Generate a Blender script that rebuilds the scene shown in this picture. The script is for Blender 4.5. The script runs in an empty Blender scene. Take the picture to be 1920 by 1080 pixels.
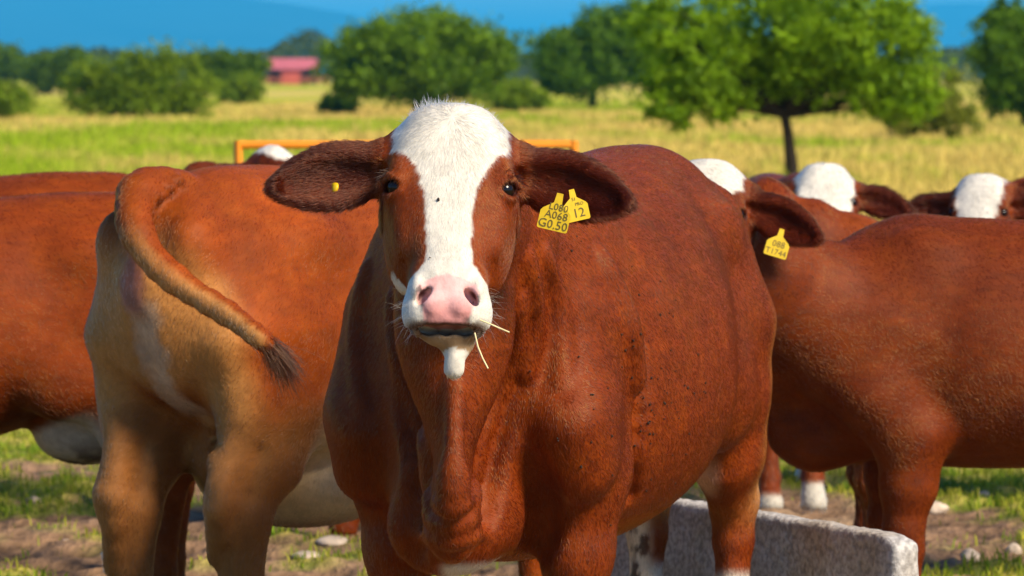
import bpy, bmesh, math, random
import numpy as np
from mathutils import Vector, Matrix

random.seed(7)
RNG = np.random.default_rng(7)
scene = bpy.context.scene
COL = scene.collection
HAIR = True

# ------------------------------------------------------------------ camera
F_PX = 8550.0                      # focal length in pixels of a 1920 px wide frame
HORIZON = 140.0
PITCH = math.atan((540.0 - HORIZON) / F_PX)
EYE = 1.6
cam_data = bpy.data.cameras.new("camera")
cam = bpy.data.objects.new("camera", cam_data)
COL.objects.link(cam)
cam.location = (0, 0, EYE)
cam.rotation_euler = (math.pi / 2 - PITCH, 0, 0)
cam_data.sensor_width = 36.0
cam_data.lens = F_PX / 1920.0 * 36.0
cam_data.clip_start = 0.1
cam_data.clip_end = 90000.0
cam_data.dof.use_dof = True
cam_data.dof.focus_distance = 9.25
cam_data.dof.aperture_fstop = 9.5
scene.camera = cam

# ------------------------------------------------------------------ sky, sun, exposure
SUN_DIR = Vector((0.64, -0.58, 0.66)).normalized()        # towards the sun
world = bpy.data.worlds.new("World")
scene.world = world
world.use_nodes = True
wn = world.node_tree
wn.nodes.clear()
w_out = wn.nodes.new("ShaderNodeOutputWorld")
w_bg = wn.nodes.new("ShaderNodeBackground")
w_sky = wn.nodes.new("ShaderNodeTexSky")
w_sky.sky_type = 'NISHITA'
w_sky.sun_disc = False
w_sky.sun_elevation = math.asin(SUN_DIR.z)
w_sky.sun_rotation = math.atan2(SUN_DIR.x, SUN_DIR.y)
w_sky.air_density = 1.0
w_sky.dust_density = 0.1
w_sky.ozone_density = 4.0
w_tint = wn.nodes.new("ShaderNodeMixRGB")
w_tint.blend_type = 'MULTIPLY'
w_tint.inputs[0].default_value = 1.0
w_tint.inputs[2].default_value = (0.55, 0.78, 1.0, 1)
w_bg.inputs[1].default_value = 0.11
wn.links.new(w_sky.outputs[0], w_tint.inputs[1])
wn.links.new(w_tint.outputs[0], w_bg.inputs[0])
wn.links.new(w_bg.outputs[0], w_out.inputs[0])

sun_data = bpy.data.lights.new("sun", 'SUN')
sun_data.energy = 5.0
sun_data.angle = math.radians(20.0)
sun_data.color = (1.0, 0.86, 0.66)
sun = bpy.data.objects.new("sun", sun_data)
COL.objects.link(sun)
sun.location = (20, -10, 20)
sun.rotation_euler = SUN_DIR.to_track_quat('Z', 'Y').to_euler()

scene.view_settings.view_transform = 'Standard'
scene.view_settings.look = 'None'
scene.view_settings.exposure = 0.7
scene.view_settings.gamma = 1.0
scene.view_settings.use_curve_mapping = False
scene.render.engine = 'CYCLES'
scene.cycles.use_denoising = True
scene.cycles.max_bounces = 6
scene.cycles.transparent_max_bounces = 6


def P(px, py, d):
    """world point seen at pixel (px, py) of the 1920x1080 frame, d metres along the optical axis"""
    f = np.array([0, math.cos(PITCH), -math.sin(PITCH)])
    u = np.array([0, math.sin(PITCH), math.cos(PITCH)])
    r = np.array([1.0, 0, 0])
    return np.array([0, 0, EYE]) + d * (f + r * (px - 960) / F_PX + u * (540 - py) / F_PX)


def ground_d(py):
    return EYE * F_PX / max(py - HORIZON, 1e-3)


# ------------------------------------------------------------------ helpers
def srgb(r, g, b):
    def c(v):
        v /= 255.0
        return v / 12.92 if v <= 0.04045 else ((v + 0.055) / 1.055) ** 2.4
    return np.array([c(r), c(g), c(b)])


def tag(o, label=None, cat=None, group=None, kind=None):
    if label: o["label"] = label
    if cat: o["category"] = cat
    if group: o["group"] = group
    if kind: o["kind"] = kind
    return o


def link(o, parent=None):
    COL.objects.link(o)
    if parent is not None:
        o.parent = parent
    return o


def empty(name, loc=(0, 0, 0), rz=0.0):
    o = bpy.data.objects.new(name, None)
    o.empty_display_size = 0.2
    o.location = loc
    o.rotation_euler = (0, 0, rz)
    COL.objects.link(o)
    return o


def np_mesh(name, verts, faces, mat, parent=None, smooth=True, colors=None):
    """faces: (n,3) or (n,4) int array"""
    me = bpy.data.meshes.new(name)
    verts = np.ascontiguousarray(verts, dtype=np.float32)
    faces = np.ascontiguousarray(faces, dtype=np.int32)
    n, k = faces.shape
    me.vertices.add(len(verts))
    me.vertices.foreach_set("co", verts.ravel())
    me.loops.add(n * k)
    me.loops.foreach_set("vertex_index", faces.ravel())
    me.polygons.add(n)
    me.polygons.foreach_set("loop_start", np.arange(0, n * k, k, dtype=np.int32))
    me.polygons.foreach_set("loop_total", np.full(n, k, dtype=np.int32))
    me.polygons.foreach_set("use_smooth", np.full(n, smooth))
    me.update(calc_edges=True)
    if colors is not None:
        at = me.color_attributes.new("Col", 'FLOAT_COLOR', 'POINT')
        c = np.ones((len(verts), 4), dtype=np.float32)
        c[:, :3] = colors
        at.data.foreach_set("color", c.ravel())
    me.materials.append(mat)
    o = bpy.data.objects.new(name, me)
    return link(o, parent)


def bm_obj(name, bm, mat, parent=None, smooth=False):
    me = bpy.data.meshes.new(name)
    bm.to_mesh(me)
    bm.free()
    for p in me.polygons:
        p.use_smooth = smooth
    me.materials.append(mat)
    return link(bpy.data.objects.new(name, me), parent)


def box_bm(bm, c, size, rot=None):
    m = Matrix.Translation(c)
    if rot is not None:
        m = m @ rot
    m = m @ Matrix.Diagonal((*size, 1))
    return bmesh.ops.create_cube(bm, size=1.0, matrix=m)["verts"]


def hash3(i, seed=0):
    i = i.astype(np.int64)
    h = (i[..., 0] * 73856093) ^ (i[..., 1] * 19349663) ^ (i[..., 2] * 83492791) ^ (seed * 2654435761)
    h = (h ^ (h >> 13)) * 1274126177
    h = h & 0x7fffffff
    h = (h ^ (h >> 16)) & 0xffff
    return h / 65535.0


def vnoise(p, seed=0):
    """value noise, p (n,3) -> 0..1"""
    i = np.floor(p).astype(np.int64)
    f = p - i
    f = f * f * (3 - 2 * f)
    out = np.zeros(len(p))
    for dx in (0, 1):
        for dy in (0, 1):
            for dz in (0, 1):
                w = (f[:, 0] if dx else 1 - f[:, 0]) * (f[:, 1] if dy else 1 - f[:, 1]) * (f[:, 2] if dz else 1 - f[:, 2])
                out += w * hash3(i + np.array([dx, dy, dz]), seed)
    return out


def fbm(p, octaves=3, seed=0):
    out = np.zeros(len(p)); a = 0.5; t = 0
    for o in range(octaves):
        out += a * vnoise(p * 2 ** o, seed + o); t += a; a *= 0.5
    return out / t


def sstep(a, b, x):
    t = np.clip((x - a) / (b - a), 0, 1)
    return t * t * (3 - 2 * t)


def mix(a, b, t):
    t = np.asarray(t)[:, None]
    return a * (1 - t) + b * t


# ------------------------------------------------------------------ materials
def mat_new(name):
    m = bpy.data.materials.new(name)
    m.use_nodes = True
    nt = m.node_tree
    b = nt.nodes["Principled BSDF"]
    return m, nt, b


def mat_plain(name, col, rough=0.6, metallic=0.0, noise=0.15, scale=8.0, bump=0.0, spec=0.4):
    m, nt, b = mat_new(name)
    tc = nt.nodes.new("ShaderNodeTexCoord")
    nz = nt.nodes.new("ShaderNodeTexNoise")
    nz.inputs["Scale"].default_value = scale
    nz.inputs["Detail"].default_value = 6
    nt.links.new(tc.outputs["Object"], nz.inputs["Vector"])
    rp = nt.nodes.new("ShaderNodeValToRGB")
    c = np.array(col)
    rp.color_ramp.elements[0].position = 0.3
    rp.color_ramp.elements[1].position = 0.7
    rp.color_ramp.elements[0].color = (*(c * (1 - noise)), 1)
    rp.color_ramp.elements[1].color = (*np.minimum(c * (1 + noise), 1), 1)
    nt.links.new(nz.outputs["Fac"], rp.inputs[0])
    nt.links.new(rp.outputs[0], b.inputs["Base Color"])
    b.inputs["Roughness"].default_value = rough
    b.inputs["Metallic"].default_value = metallic
    b.inputs["Specular IOR Level"].default_value = spec
    if bump:
        bp = nt.nodes.new("ShaderNodeBump")
        bp.inputs["Strength"].default_value = bump
        bp.inputs["Distance"].default_value = 0.02
        nt.links.new(nz.outputs["Fac"], bp.inputs["Height"])
        nt.links.new(bp.outputs[0], b.inputs["Normal"])
    return m


def mat_vcol(name, rough=0.6, spec=0.25, noise=0.2, scale=(30, 30, 30), bump=0.3, bdist=0.004, sheen=0.0, transl=0.0):
    m, nt, b = mat_new(name)
    at = nt.nodes.new("ShaderNodeAttribute"); at.attribute_name = "Col"
    tc = nt.nodes.new("ShaderNodeTexCoord")
    mp = nt.nodes.new("ShaderNodeMapping"); mp.inputs["Scale"].default_value = scale
    nz = nt.nodes.new("ShaderNodeTexNoise"); nz.inputs["Scale"].default_value = 1.0; nz.inputs["Detail"].default_value = 5
    nt.links.new(tc.outputs["Object"], mp.inputs["Vector"]); nt.links.new(mp.outputs[0], nz.inputs["Vector"])
    mr = nt.nodes.new("ShaderNodeMapRange")
    mr.inputs[1].default_value = 0.25; mr.inputs[2].default_value = 0.75
    mr.inputs[3].default_value = 1 - noise; mr.inputs[4].default_value = 1 + noise
    nt.links.new(nz.outputs["Fac"], mr.inputs[0])
    mx = nt.nodes.new("ShaderNodeVectorMath"); mx.operation = 'SCALE'
    nt.links.new(at.outputs["Color"], mx.inputs[0]); nt.links.new(mr.outputs[0], mx.inputs["Scale"])
    nt.links.new(mx.outputs[0], b.inputs["Base Color"])
    b.inputs["Roughness"].default_value = rough
    b.inputs["Specular IOR Level"].default_value = spec
    if sheen:
        b.inputs["Sheen Weight"].default_value = sheen
        b.inputs["Sheen Roughness"].default_value = 0.4
    if bump:
        bp = nt.nodes.new("ShaderNodeBump"); bp.inputs["Strength"].default_value = bump
        bp.inputs["Distance"].default_value = bdist
        nt.links.new(nz.outputs["Fac"], bp.inputs["Height"]); nt.links.new(bp.outputs[0], b.inputs["Normal"])
    if transl:
        tr = nt.nodes.new("ShaderNodeBsdfTranslucent")
        nt.links.new(mx.outputs[0], tr.inputs["Color"])
        ms = nt.nodes.new("ShaderNodeMixShader"); ms.inputs[0].default_value = transl
        out = nt.nodes["Material Output"]
        nt.links.new(b.outputs[0], ms.inputs[1]); nt.links.new(tr.outputs[0], ms.inputs[2])
        nt.links.new(ms.outputs[0], out.inputs["Surface"])
    return m


def mat_hair(name):
    m, nt, b = mat_new(name)
    nt.nodes.remove(b)
    at = nt.nodes.new("ShaderNodeAttribute"); at.attribute_name = "hcol"
    h = nt.nodes.new("ShaderNodeBsdfHairPrincipled")
    h.parametrization = 'COLOR'
    nt.links.new(at.outputs["Color"], h.inputs["Color"])
    h.inputs["Roughness"].default_value = 0.26
    h.inputs["Radial Roughness"].default_value = 0.65
    h.inputs["IOR"].default_value = 1.45
    d = nt.nodes.new("ShaderNodeBsdfDiffuse")
    nt.links.new(at.outputs["Color"], d.inputs["Color"])
    ms = nt.nodes.new("ShaderNodeMixShader"); ms.inputs[0].default_value = 0.72
    nt.links.new(d.outputs[0], ms.inputs[1]); nt.links.new(h.outputs[0], ms.inputs[2])
    nt.links.new(ms.outputs[0], nt.nodes["Material Output"].inputs["Surface"])
    return m


M_COW = mat_vcol("cow_hide", rough=0.6, spec=0.12, noise=0.16, scale=(22, 60, 45), bump=0.35, bdist=0.006)
M_HAIR = mat_hair("cow_hair")


# ------------------------------------------------------------------ implicit modelling
def smin(a, b, k):
    if k <= 0: return np.minimum(a, b)
    h = np.clip(0.5 + 0.5 * (b - a) / k, 0, 1)
    return b * (1 - h) + a * h - k * h * (1 - h)


def smax(a, b, k):
    return -smin(-a, -b, k)


class Frame:
    """rows of R are the axes of the frame in body space"""
    def __init__(s, o=(0, 0, 0), R=None):
        s.o = np.array(o, float); s.R = np.eye(3) if R is None else np.array(R, float)
    def to(s, p): return (p - s.o) @ s.R.T
    def fro(s, q): return np.asarray(q, float) @ s.R + s.o


def dense(pts, m=14):
    """resample a control polygon (any columns) with a Catmull-Rom curve"""
    p = np.array(pts, float)
    p = np.concatenate([[2 * p[0] - p[1]], p, [2 * p[-1] - p[-2]]])
    out = []
    for t in np.linspace(0, len(p) - 3 - 1e-6, m):
        i = int(t); u = t - i
        a, b, c, d = p[i:i + 4]
        out.append(0.5 * (2 * b + (c - a) * u + (2 * a - 5 * b + 4 * c - d) * u * u + (3 * b - a - 3 * c + d) * u ** 3))
    return np.array(out)


class Sdf:
    def __init__(s):
        s.ops = []

    def _add(s, fn, c, r, k, op):
        s.ops.append((fn, np.array(c, float), float(r), k, op))

    def sweep(s, pts, side=(0, 1, 0), k=0.05, op='u', fr=None, n=2.0, kin=0.02):
        """pts: list of (x,y,z, w, h): w along side, h along the other normal"""
        fr = fr or Frame()
        pts = [np.array(p, float) for p in pts]
        C = np.array([p[:3] for p in pts]); W = np.array([p[3] for p in pts]); H = np.array([p[4] for p in pts])
        sd = np.array(side, float)

        def fn(q):
            q = fr.to(q)
            best = None
            for i in range(len(C) - 1):
                a, b = C[i], C[i + 1]
                ab = b - a; L = np.linalg.norm(ab); t_ax = ab / L
                s_ax = sd - t_ax * (sd @ t_ax); s_ax /= np.linalg.norm(s_ax)
                u_ax = np.cross(t_ax, s_ax)
                r = q - a
                l = r @ t_ax
                t = np.clip(l / L, 0, 1)
                w = W[i] + (W[i + 1] - W[i]) * t; h = H[i] + (H[i + 1] - H[i]) * t
                qs = r @ s_ax; qu = r @ u_ax; ql = l - t * L
                rl = np.minimum(w, h)
                if n == 2.0:
                    k0 = np.sqrt((qs / w) ** 2 + (qu / h) ** 2 + (ql / rl) ** 2)
                else:
                    k0 = (np.abs(qs / w) ** n + np.abs(qu / h) ** n + np.abs(ql / rl) ** n) ** (1 / n)
                ln = np.sqrt(qs ** 2 + qu ** 2 + ql ** 2)
                k0 = np.maximum(k0, 1e-3)
                d = np.where(k0 > 0.05, ln * (1 - 1 / k0), -rl)
                best = d if best is None else smin(best, d, kin)
            return best
        Cw = fr.fro(C); c = (Cw.min(0) + Cw.max(0)) / 2
        R = np.max(np.linalg.norm(Cw - c, axis=1) + np.maximum(W, H))
        s._add(fn, c, R, k, op)

    def ell(s, c, r, k=0.04, op='u', fr=None, R=None):
        fr = fr or Frame()
        c = np.array(c, float); r = np.array(r, float); R = np.eye(3) if R is None else np.array(R, float)

        def fn(q):
            q = (fr.to(q) - c) @ R.T
            k0 = np.maximum(np.linalg.norm(q / r, axis=1), 1e-3)
            k1 = np.maximum(np.linalg.norm(q / r ** 2, axis=1), 1e-6)
            return np.where(k0 < 0.1, -r.min(), k0 * (k0 - 1) / k1)
        s._add(fn, fr.fro(c), r.max(), k, op)

    def loft(s, st, n=2.05, k=0.0):
        st = np.array(st, float)

        def cub(x, j):
            # smooth interpolation of the stations
            xs = st[:, 0]; ys = st[:, j]
            m = np.gradient(ys, xs)
            i = np.clip(np.searchsorted(xs, x) - 1, 0, len(xs) - 2)
            h = xs[i + 1] - xs[i]; t = np.clip((x - xs[i]) / h, 0, 1)
            return ((2 * t ** 3 - 3 * t ** 2 + 1) * ys[i] + (t ** 3 - 2 * t ** 2 + t) * h * m[i]
                    + (-2 * t ** 3 + 3 * t ** 2) * ys[i + 1] + (t ** 3 - t ** 2) * h * m[i + 1])

        def fn(q):
            x = np.clip(q[:, 0], st[0, 0], st[-1, 0]); dx = q[:, 0] - x
            zt = cub(x, 1); zb = cub(x, 2); w = np.maximum(cub(x, 3), 0.03); f = cub(x, 4)
            zc = zb + (zt - zb) * f
            z = q[:, 2] - zc
            h = np.maximum(np.where(z > 0, zt - zc, zc - zb), 0.03)
            r = (np.abs(q[:, 1] / w) ** n + np.abs(z / h) ** n) ** (1 / n)
            ln = np.hypot(q[:, 1], z)
            d = np.where(r > 0.05, ln * (1 - 1 / np.maximum(r, 0.05)), -np.minimum(w, h))
            return np.where(dx != 0, np.hypot(np.maximum(d, 0), dx), d)
        lo, hi = st[:, 0].min(), st[:, 0].max()
        s._add(fn, ((lo + hi) / 2, 0, 0.95), 1.3, k, 'u')

    def march(s, o, D, t0=8.7, t1=13.0):
        """first hits of the rays o + t D (rows of D); nan where there is none"""
        D = np.atleast_2d(D)
        t = np.arange(t0, t1, 0.02)
        v = s.eval((o + t[None, :, None] * D[:, None, :]).reshape(-1, 3)).reshape(len(D), -1) < 0
        hit = v.any(1); i = v.argmax(1)
        tt = t[np.maximum(i - 1, 0)][:, None] + np.linspace(0, 0.02, 14)[None, :]
        w = s.eval((o + tt[:, :, None] * D[:, None, :]).reshape(-1, 3)).reshape(len(D), -1) < 0
        k = np.where(w.any(1), w.argmax(1), 13)
        p = o + tt[np.arange(len(D)), k][:, None] * D
        p[~hit] = np.nan
        return p

    def eval(s, p):
        d = np.full(len(p), 1.0)
        for fn, c, r, k, op in s.ops:
            m = np.nonzero(((p - c) ** 2).sum(1) < (r + 0.16) ** 2)[0]
            if len(m) == 0: continue
            v = fn(p[m])
            if op == 'u': d[m] = smin(d[m], v, k)
            else: d[m] = smax(d[m], -v, k)
        return d


def surface_nets(sdf, xs, ys, zs, coarse=4):
    nx, ny, nz = len(xs), len(ys), len(zs)
    # coarse pass
    ci = [np.unique(np.r_[np.arange(0, n, coarse), n - 1]) for n in (nx, ny, nz)]
    gx, gy, gz = np.meshgrid(xs[ci[0]], ys[ci[1]], zs[ci[2]], indexing='ij')
    cd = sdf.eval(np.stack([gx, gy, gz], -1).reshape(-1, 3)).reshape(gx.shape)
    step = max(np.diff(xs[ci[0]]).max(), np.diff(ys[ci[1]]).max(), np.diff(zs[ci[2]]).max())
    near = np.abs(cd) < step * 1.8
    # dilate
    nn = near.copy()
    for ax in range(3):
        a = np.roll(near, 1, ax); b = np.roll(near, -1, ax)
        nn |= a | b
    near = nn
    idx = [np.minimum(np.round(np.arange(n) / coarse).astype(int), len(c) - 1) for n, c in zip((nx, ny, nz), ci)]
    F = cd[np.ix_(*idx)].astype(np.float32)
    mask = near[np.ix_(*idx)]
    I = np.argwhere(mask)
    pts = np.stack([xs[I[:, 0]], ys[I[:, 1]], zs[I[:, 2]]], -1)
    vals = np.concatenate([sdf.eval(pts[i:i + 400000]) for i in range(0, len(pts), 400000)])
    F[I[:, 0], I[:, 1], I[:, 2]] = vals
    ins = F < 0
    cnt = np.zeros((nx - 1, ny - 1, nz - 1), np.int8)
    for dx in (0, 1):
        for dy in (0, 1):
            for dz in (0, 1):
                cnt += ins[dx:nx - 1 + dx, dy:ny - 1 + dy, dz:nz - 1 + dz]
    act = (cnt > 0) & (cnt < 8)
    A = np.argwhere(act)
    vid = np.full(act.shape, -1, np.int32)
    vid[A[:, 0], A[:, 1], A[:, 2]] = np.arange(len(A))
    acc = np.zeros((len(A), 3)); num = np.zeros(len(A))
    corners = [(a, b, c) for a in (0, 1) for b in (0, 1) for c in (0, 1)]
    for ca in corners:
        for ax in range(3):
            if ca[ax]: continue
            cb = list(ca); cb[ax] = 1
            ia = A + np.array(ca); ib = A + np.array(cb)
            fa = F[ia[:, 0], ia[:, 1], ia[:, 2]]; fb = F[ib[:, 0], ib[:, 1], ib[:, 2]]
            m = (fa < 0) != (fb < 0)
            t = np.where(m, fa / np.where(m, fa - fb, 1), 0)
            pa = np.stack([xs[ia[:, 0]], ys[ia[:, 1]], zs[ia[:, 2]]], -1)
            pb = np.stack([xs[ib[:, 0]], ys[ib[:, 1]], zs[ib[:, 2]]], -1)
            acc += np.where(m[:, None], pa + (pb - pa) * t[:, None], 0); num += m
    V = acc / np.maximum(num, 1)[:, None]
    quads = []
    for ax in range(3):
        sl_a = [slice(None)] * 3; sl_b = [slice(None)] * 3
        sl_a[ax] = slice(0, -1); sl_b[ax] = slice(1, None)
        a = ins[tuple(sl_a)]; b = ins[tuple(sl_b)]
        E = np.argwhere(a != b)
        o1, o2 = [(1, 2), (2, 0), (0, 1)][ax]
        lim = np.array([nx, ny, nz])
        ok = (E[:, o1] > 0) & (E[:, o2] > 0) & (E[:, o1] < lim[o1] - 1) & (E[:, o2] < lim[o2] - 1)
        E = E[ok]
        flip = a[E[:, 0], E[:, 1], E[:, 2]]
        e1 = np.zeros(3, int); e1[o1] = 1
        e2 = np.zeros(3, int); e2[o2] = 1
        def g(q): return vid[q[:, 0], q[:, 1], q[:, 2]]
        q = np.stack([g(E - e1 - e2), g(E - e2), g(E), g(E - e1)], -1)
        q[~flip] = q[~flip][:, ::-1]
        quads.append(q)
    Q = np.concatenate(quads)
    Q = Q[(Q >= 0).all(1)]
    # relax, then project back on the surface
    for it in range(2):
        V = relax(V, Q, 0.5)
        V = project(sdf, V)
    return V, Q


def relax(V, Q, f):
    s = np.zeros_like(V); n = np.zeros(len(V))
    for a, b in ((0, 1), (1, 2), (2, 3), (3, 0)):
        for i, j in ((a, b), (b, a)):
            for c in range(3):
                s[:, c] += np.bincount(Q[:, i], V[Q[:, j], c], len(V))
            n += np.bincount(Q[:, i], minlength=len(V))
    return V * (1 - f) + f * s / np.maximum(n, 1)[:, None]


def project(sdf, V, it=1, e=0.002, mx=0.01):
    for _ in range(it):
        d = sdf.eval(V)
        g = np.stack([sdf.eval(V + np.eye(3)[a] * e) - d for a in range(3)], -1) / e
        g2 = np.maximum((g ** 2).sum(1), 0.2)
        st = -(d / g2)[:, None] * g
        ln = np.linalg.norm(st, axis=1)
        st *= np.minimum(1, mx / np.maximum(ln, 1e-9))[:, None]
        V = V + st
    return V


def vert_normals(V, Q):
    n = np.cross(V[Q[:, 2]] - V[Q[:, 0]], V[Q[:, 3]] - V[Q[:, 1]])
    N = np.zeros_like(V)
    for c in range(3):
        for j in range(4):
            N[:, c] += np.bincount(Q[:, j], n[:, c], len(V))
    return N / np.maximum(np.linalg.norm(N, axis=1), 1e-12)[:, None]


def axis_grid(lo, hi, h, fine=()):
    """positions from lo to hi with spacing h, and smaller spacing inside the (a, b, hf) ranges"""
    out = [lo]
    while out[-1] < hi:
        x = out[-1]; s = h
        for a, b, hf in fine:
            if a <= x <= b: s = min(s, hf)
        out.append(x + s)
    return np.array(out)


# ------------------------------------------------------------------ cows
RED = np.array([0.148, 0.0240, 0.0011])
DARK = np.array([0.062, 0.0100, 0.0012])
WHITE = np.array([0.60, 0.555, 0.47])
TAN = np.array([0.46, 0.215, 0.062])
CREAM = np.array([0.66, 0.50, 0.31])
PINK = np.array([0.72, 0.40, 0.37])
GREY = np.array([0.055, 0.045, 0.042])

TORSO = [  # x, top, bottom, half width, height of the widest line
    (-0.99, 1.20, 1.06, 0.05, 0.50), (-0.92, 1.32, 0.92, 0.16, 0.46), (-0.76, 1.405, 0.79, 0.230, 0.36),
    (-0.48, 1.430, 0.66, 0.280, 0.36), (-0.18, 1.410, 0.55, 0.355, 0.40), (0.12, 1.395, 0.52, 0.370, 0.41),
    (0.38, 1.405, 0.52, 0.345, 0.43), (0.60, 1.405, 0.54, 0.270, 0.46), (0.78, 1.29, 0.58, 0.20, 0.48),
    (0.90, 1.10, 0.70, 0.10, 0.50)]


TORSO_UP = [(x, t, b + 0.085 * min(1, max(0, (x + 0.95) * 3)), w, f) for x, t, b, w, f in TORSO]


def interp(x, tab):
    t = np.array(tab, float)
    return np.interp(x, t[:, 0], t[:, 1])


def head_prims(S, H, ears=(0.0, 0.0), detail=True, earlen=1.0):
    """head in the frame (a: along the face to the nose, y: cow's left, n: out of the face)"""
    Y = (0, 1, 0)
    S.sweep([(0.052, 0, -0.074, 0.092, 0.060), (0.105, 0, -0.086, 0.116, 0.080), (0.20, 0, -0.088, 0.117, 0.082),
             (0.29, 0, -0.078, 0.084, 0.072), (0.36, 0, -0.064, 0.064, 0.060), (0.41, 0, -0.060, 0.070, 0.056)],
            side=Y, fr=H, k=0.07, n=2.5, kin=0.03)
    S.sweep([(0.405, 0, -0.056, 0.074, 0.050), (0.447, 0, -0.058, 0.081, 0.050)], side=Y, fr=H, k=0.03, n=2.8)
    for s in (-1, 1):
        S.ell((0.450, s * 0.053, -0.062), (0.046, 0.035, 0.046), fr=H, k=0.018)         # upper lip
        S.ell((0.245, s * 0.084, -0.135), (0.130, 0.048, 0.075), fr=H, k=0.05)          # cheek
        S.ell((0.160, s * 0.100, -0.050), (0.040, 0.024, 0.030), fr=H, k=0.025)         # brow
        S.ell((0.255, s * 0.088, -0.060), (0.060, 0.016, 0.018), fr=H, k=0.035)         # face ridge
        S.sweep([(0.045, s * 0.045, -0.13, 0.045, 0.045), (0.085, s * 0.115, -0.125, 0.042, 0.042)], side=(1, 0, 0), fr=H, k=0.05)
    S.sweep([(0.16, 0, -0.19, 0.085, 0.05), (0.32, 0, -0.155, 0.070, 0.045), (0.44, 0, -0.115, 0.045, 0.030)],
            side=Y, fr=H, k=0.05)
    S.ell((0.480, 0, -0.088), (0.032, 0.054, 0.036), fr=H, k=0.008)                     # lower lip, chin
    if detail:
        for s in (-1, 1):
            # nostrils
            c, q = math.cos(s * 0.70), math.sin(s * 0.70)
            R = np.array([[c, q, 0], [-q, c, 0], [0, 0, 1]])
            S.ell((0.416, s * 0.060, -0.012), (0.022, 0.011, 0.013), fr=H, k=0.014)     # wing
            S.ell((0.450, s * 0.028, -0.008), (0.022, 0.016, 0.009), fr=H, k=0.015)
            S.ell((0.436, s * 0.0470, -0.006), (0.021, 0.0100, 0.032), fr=H, k=0.006, op='s', R=R)
            # eye
            e = np.array([0.186, s * 0.099, -0.054])
            S.ell(e, (0.031, 0.030, 0.029), fr=H, k=0.02)
            dr = np.array([0.06, s * 0.70, 0.70]); dr /= np.linalg.norm(dr)
            S.ell(e + dr * 0.026, (0.0185, 0.021, 0.019), fr=H, k=0.005, op='s')
            up = e + dr * 0.028 + np.array([-0.019, 0, 0])
            S.sweep([(*(up + np.array([0.010, -s * 0.018, 0.012])), 0.006, 0.006), (*(up + dr * 0.003), 0.0075, 0.007),
                     (*(up + np.array([0.006, s * 0.016, -0.016])), 0.006, 0.006)], side=(1, 0, 0), fr=H, k=0.010, kin=0.005)
            lo = e + dr * 0.025 + np.array([0.021, 0, 0])
            S.sweep([(*(lo + np.array([-0.006, -s * 0.018, 0.012])), 0.0045, 0.0045), (*lo, 0.005, 0.005),
                     (*(lo + np.array([-0.006, s * 0.012, -0.016])), 0.0045, 0.0045)], side=(1, 0, 0), fr=H, k=0.008, kin=0.005)
        # mouth slit
        S.sweep([(0.478, -0.080, -0.085, 0.005, 0.010), (0.489, -0.04, -0.055, 0.005, 0.024), (0.491, 0.0, -0.050, 0.005, 0.026),
                 (0.489, 0.04, -0.055, 0.005, 0.024), (0.478, 0.080, -0.085, 0.005, 0.010)], side=(1, 0, 0), fr=H, k=0.006, op='s')
    # ears
    for s in (-1, 1):
        dp = ears[0 if s < 0 else 1]
        def q(t, a, n, w, h): return (a + dp * t, s * (0.112 + t * 0.245 * earlen), n, w, h)
        S.sweep(dense([q(0.0, 0.116, -0.112, 0.034, 0.036), q(0.25, 0.118, -0.108, 0.056, 0.032), q(0.50, 0.130, -0.104, 0.069, 0.026),
                 q(0.76, 0.140, -0.104, 0.055, 0.020), q(0.92, 0.145, -0.106, 0.030, 0.015), q(1.0, 0.147, -0.108, 0.012, 0.010)], 16),
                side=(1, 0, 0), fr=H, k=0.03, kin=0.012)
        S.sweep(dense([q(0.12, 0.140, -0.074, 0.020, 0.022), q(0.45, 0.142, -0.076, 0.044, 0.034), q(0.72, 0.147, -0.081, 0.035, 0.026),
                 q(0.88, 0.151, -0.090, 0.020, 0.013)], 10), side=(1, 0, 0), fr=H, k=0.014, op='s', kin=0.012)


def make_head_frame(poll_local, face_local, tilt, roll=0.0):
    f = np.array([face_local[0], face_local[1], 0.0]); f /= np.linalg.norm(f)
    z = np.array([0, 0, 1.0])
    left = np.cross(z, f)
    a = -z * math.cos(tilt) + f * math.sin(tilt)
    n = f * math.cos(tilt) + z * math.sin(tilt)
    a2 = a * math.cos(roll) + left * math.sin(roll)
    l2 = left * math.cos(roll) - a * math.sin(roll)
    return Frame(poll_local, np.stack([a2, l2, n]))


class Cow:
    pass


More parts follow.
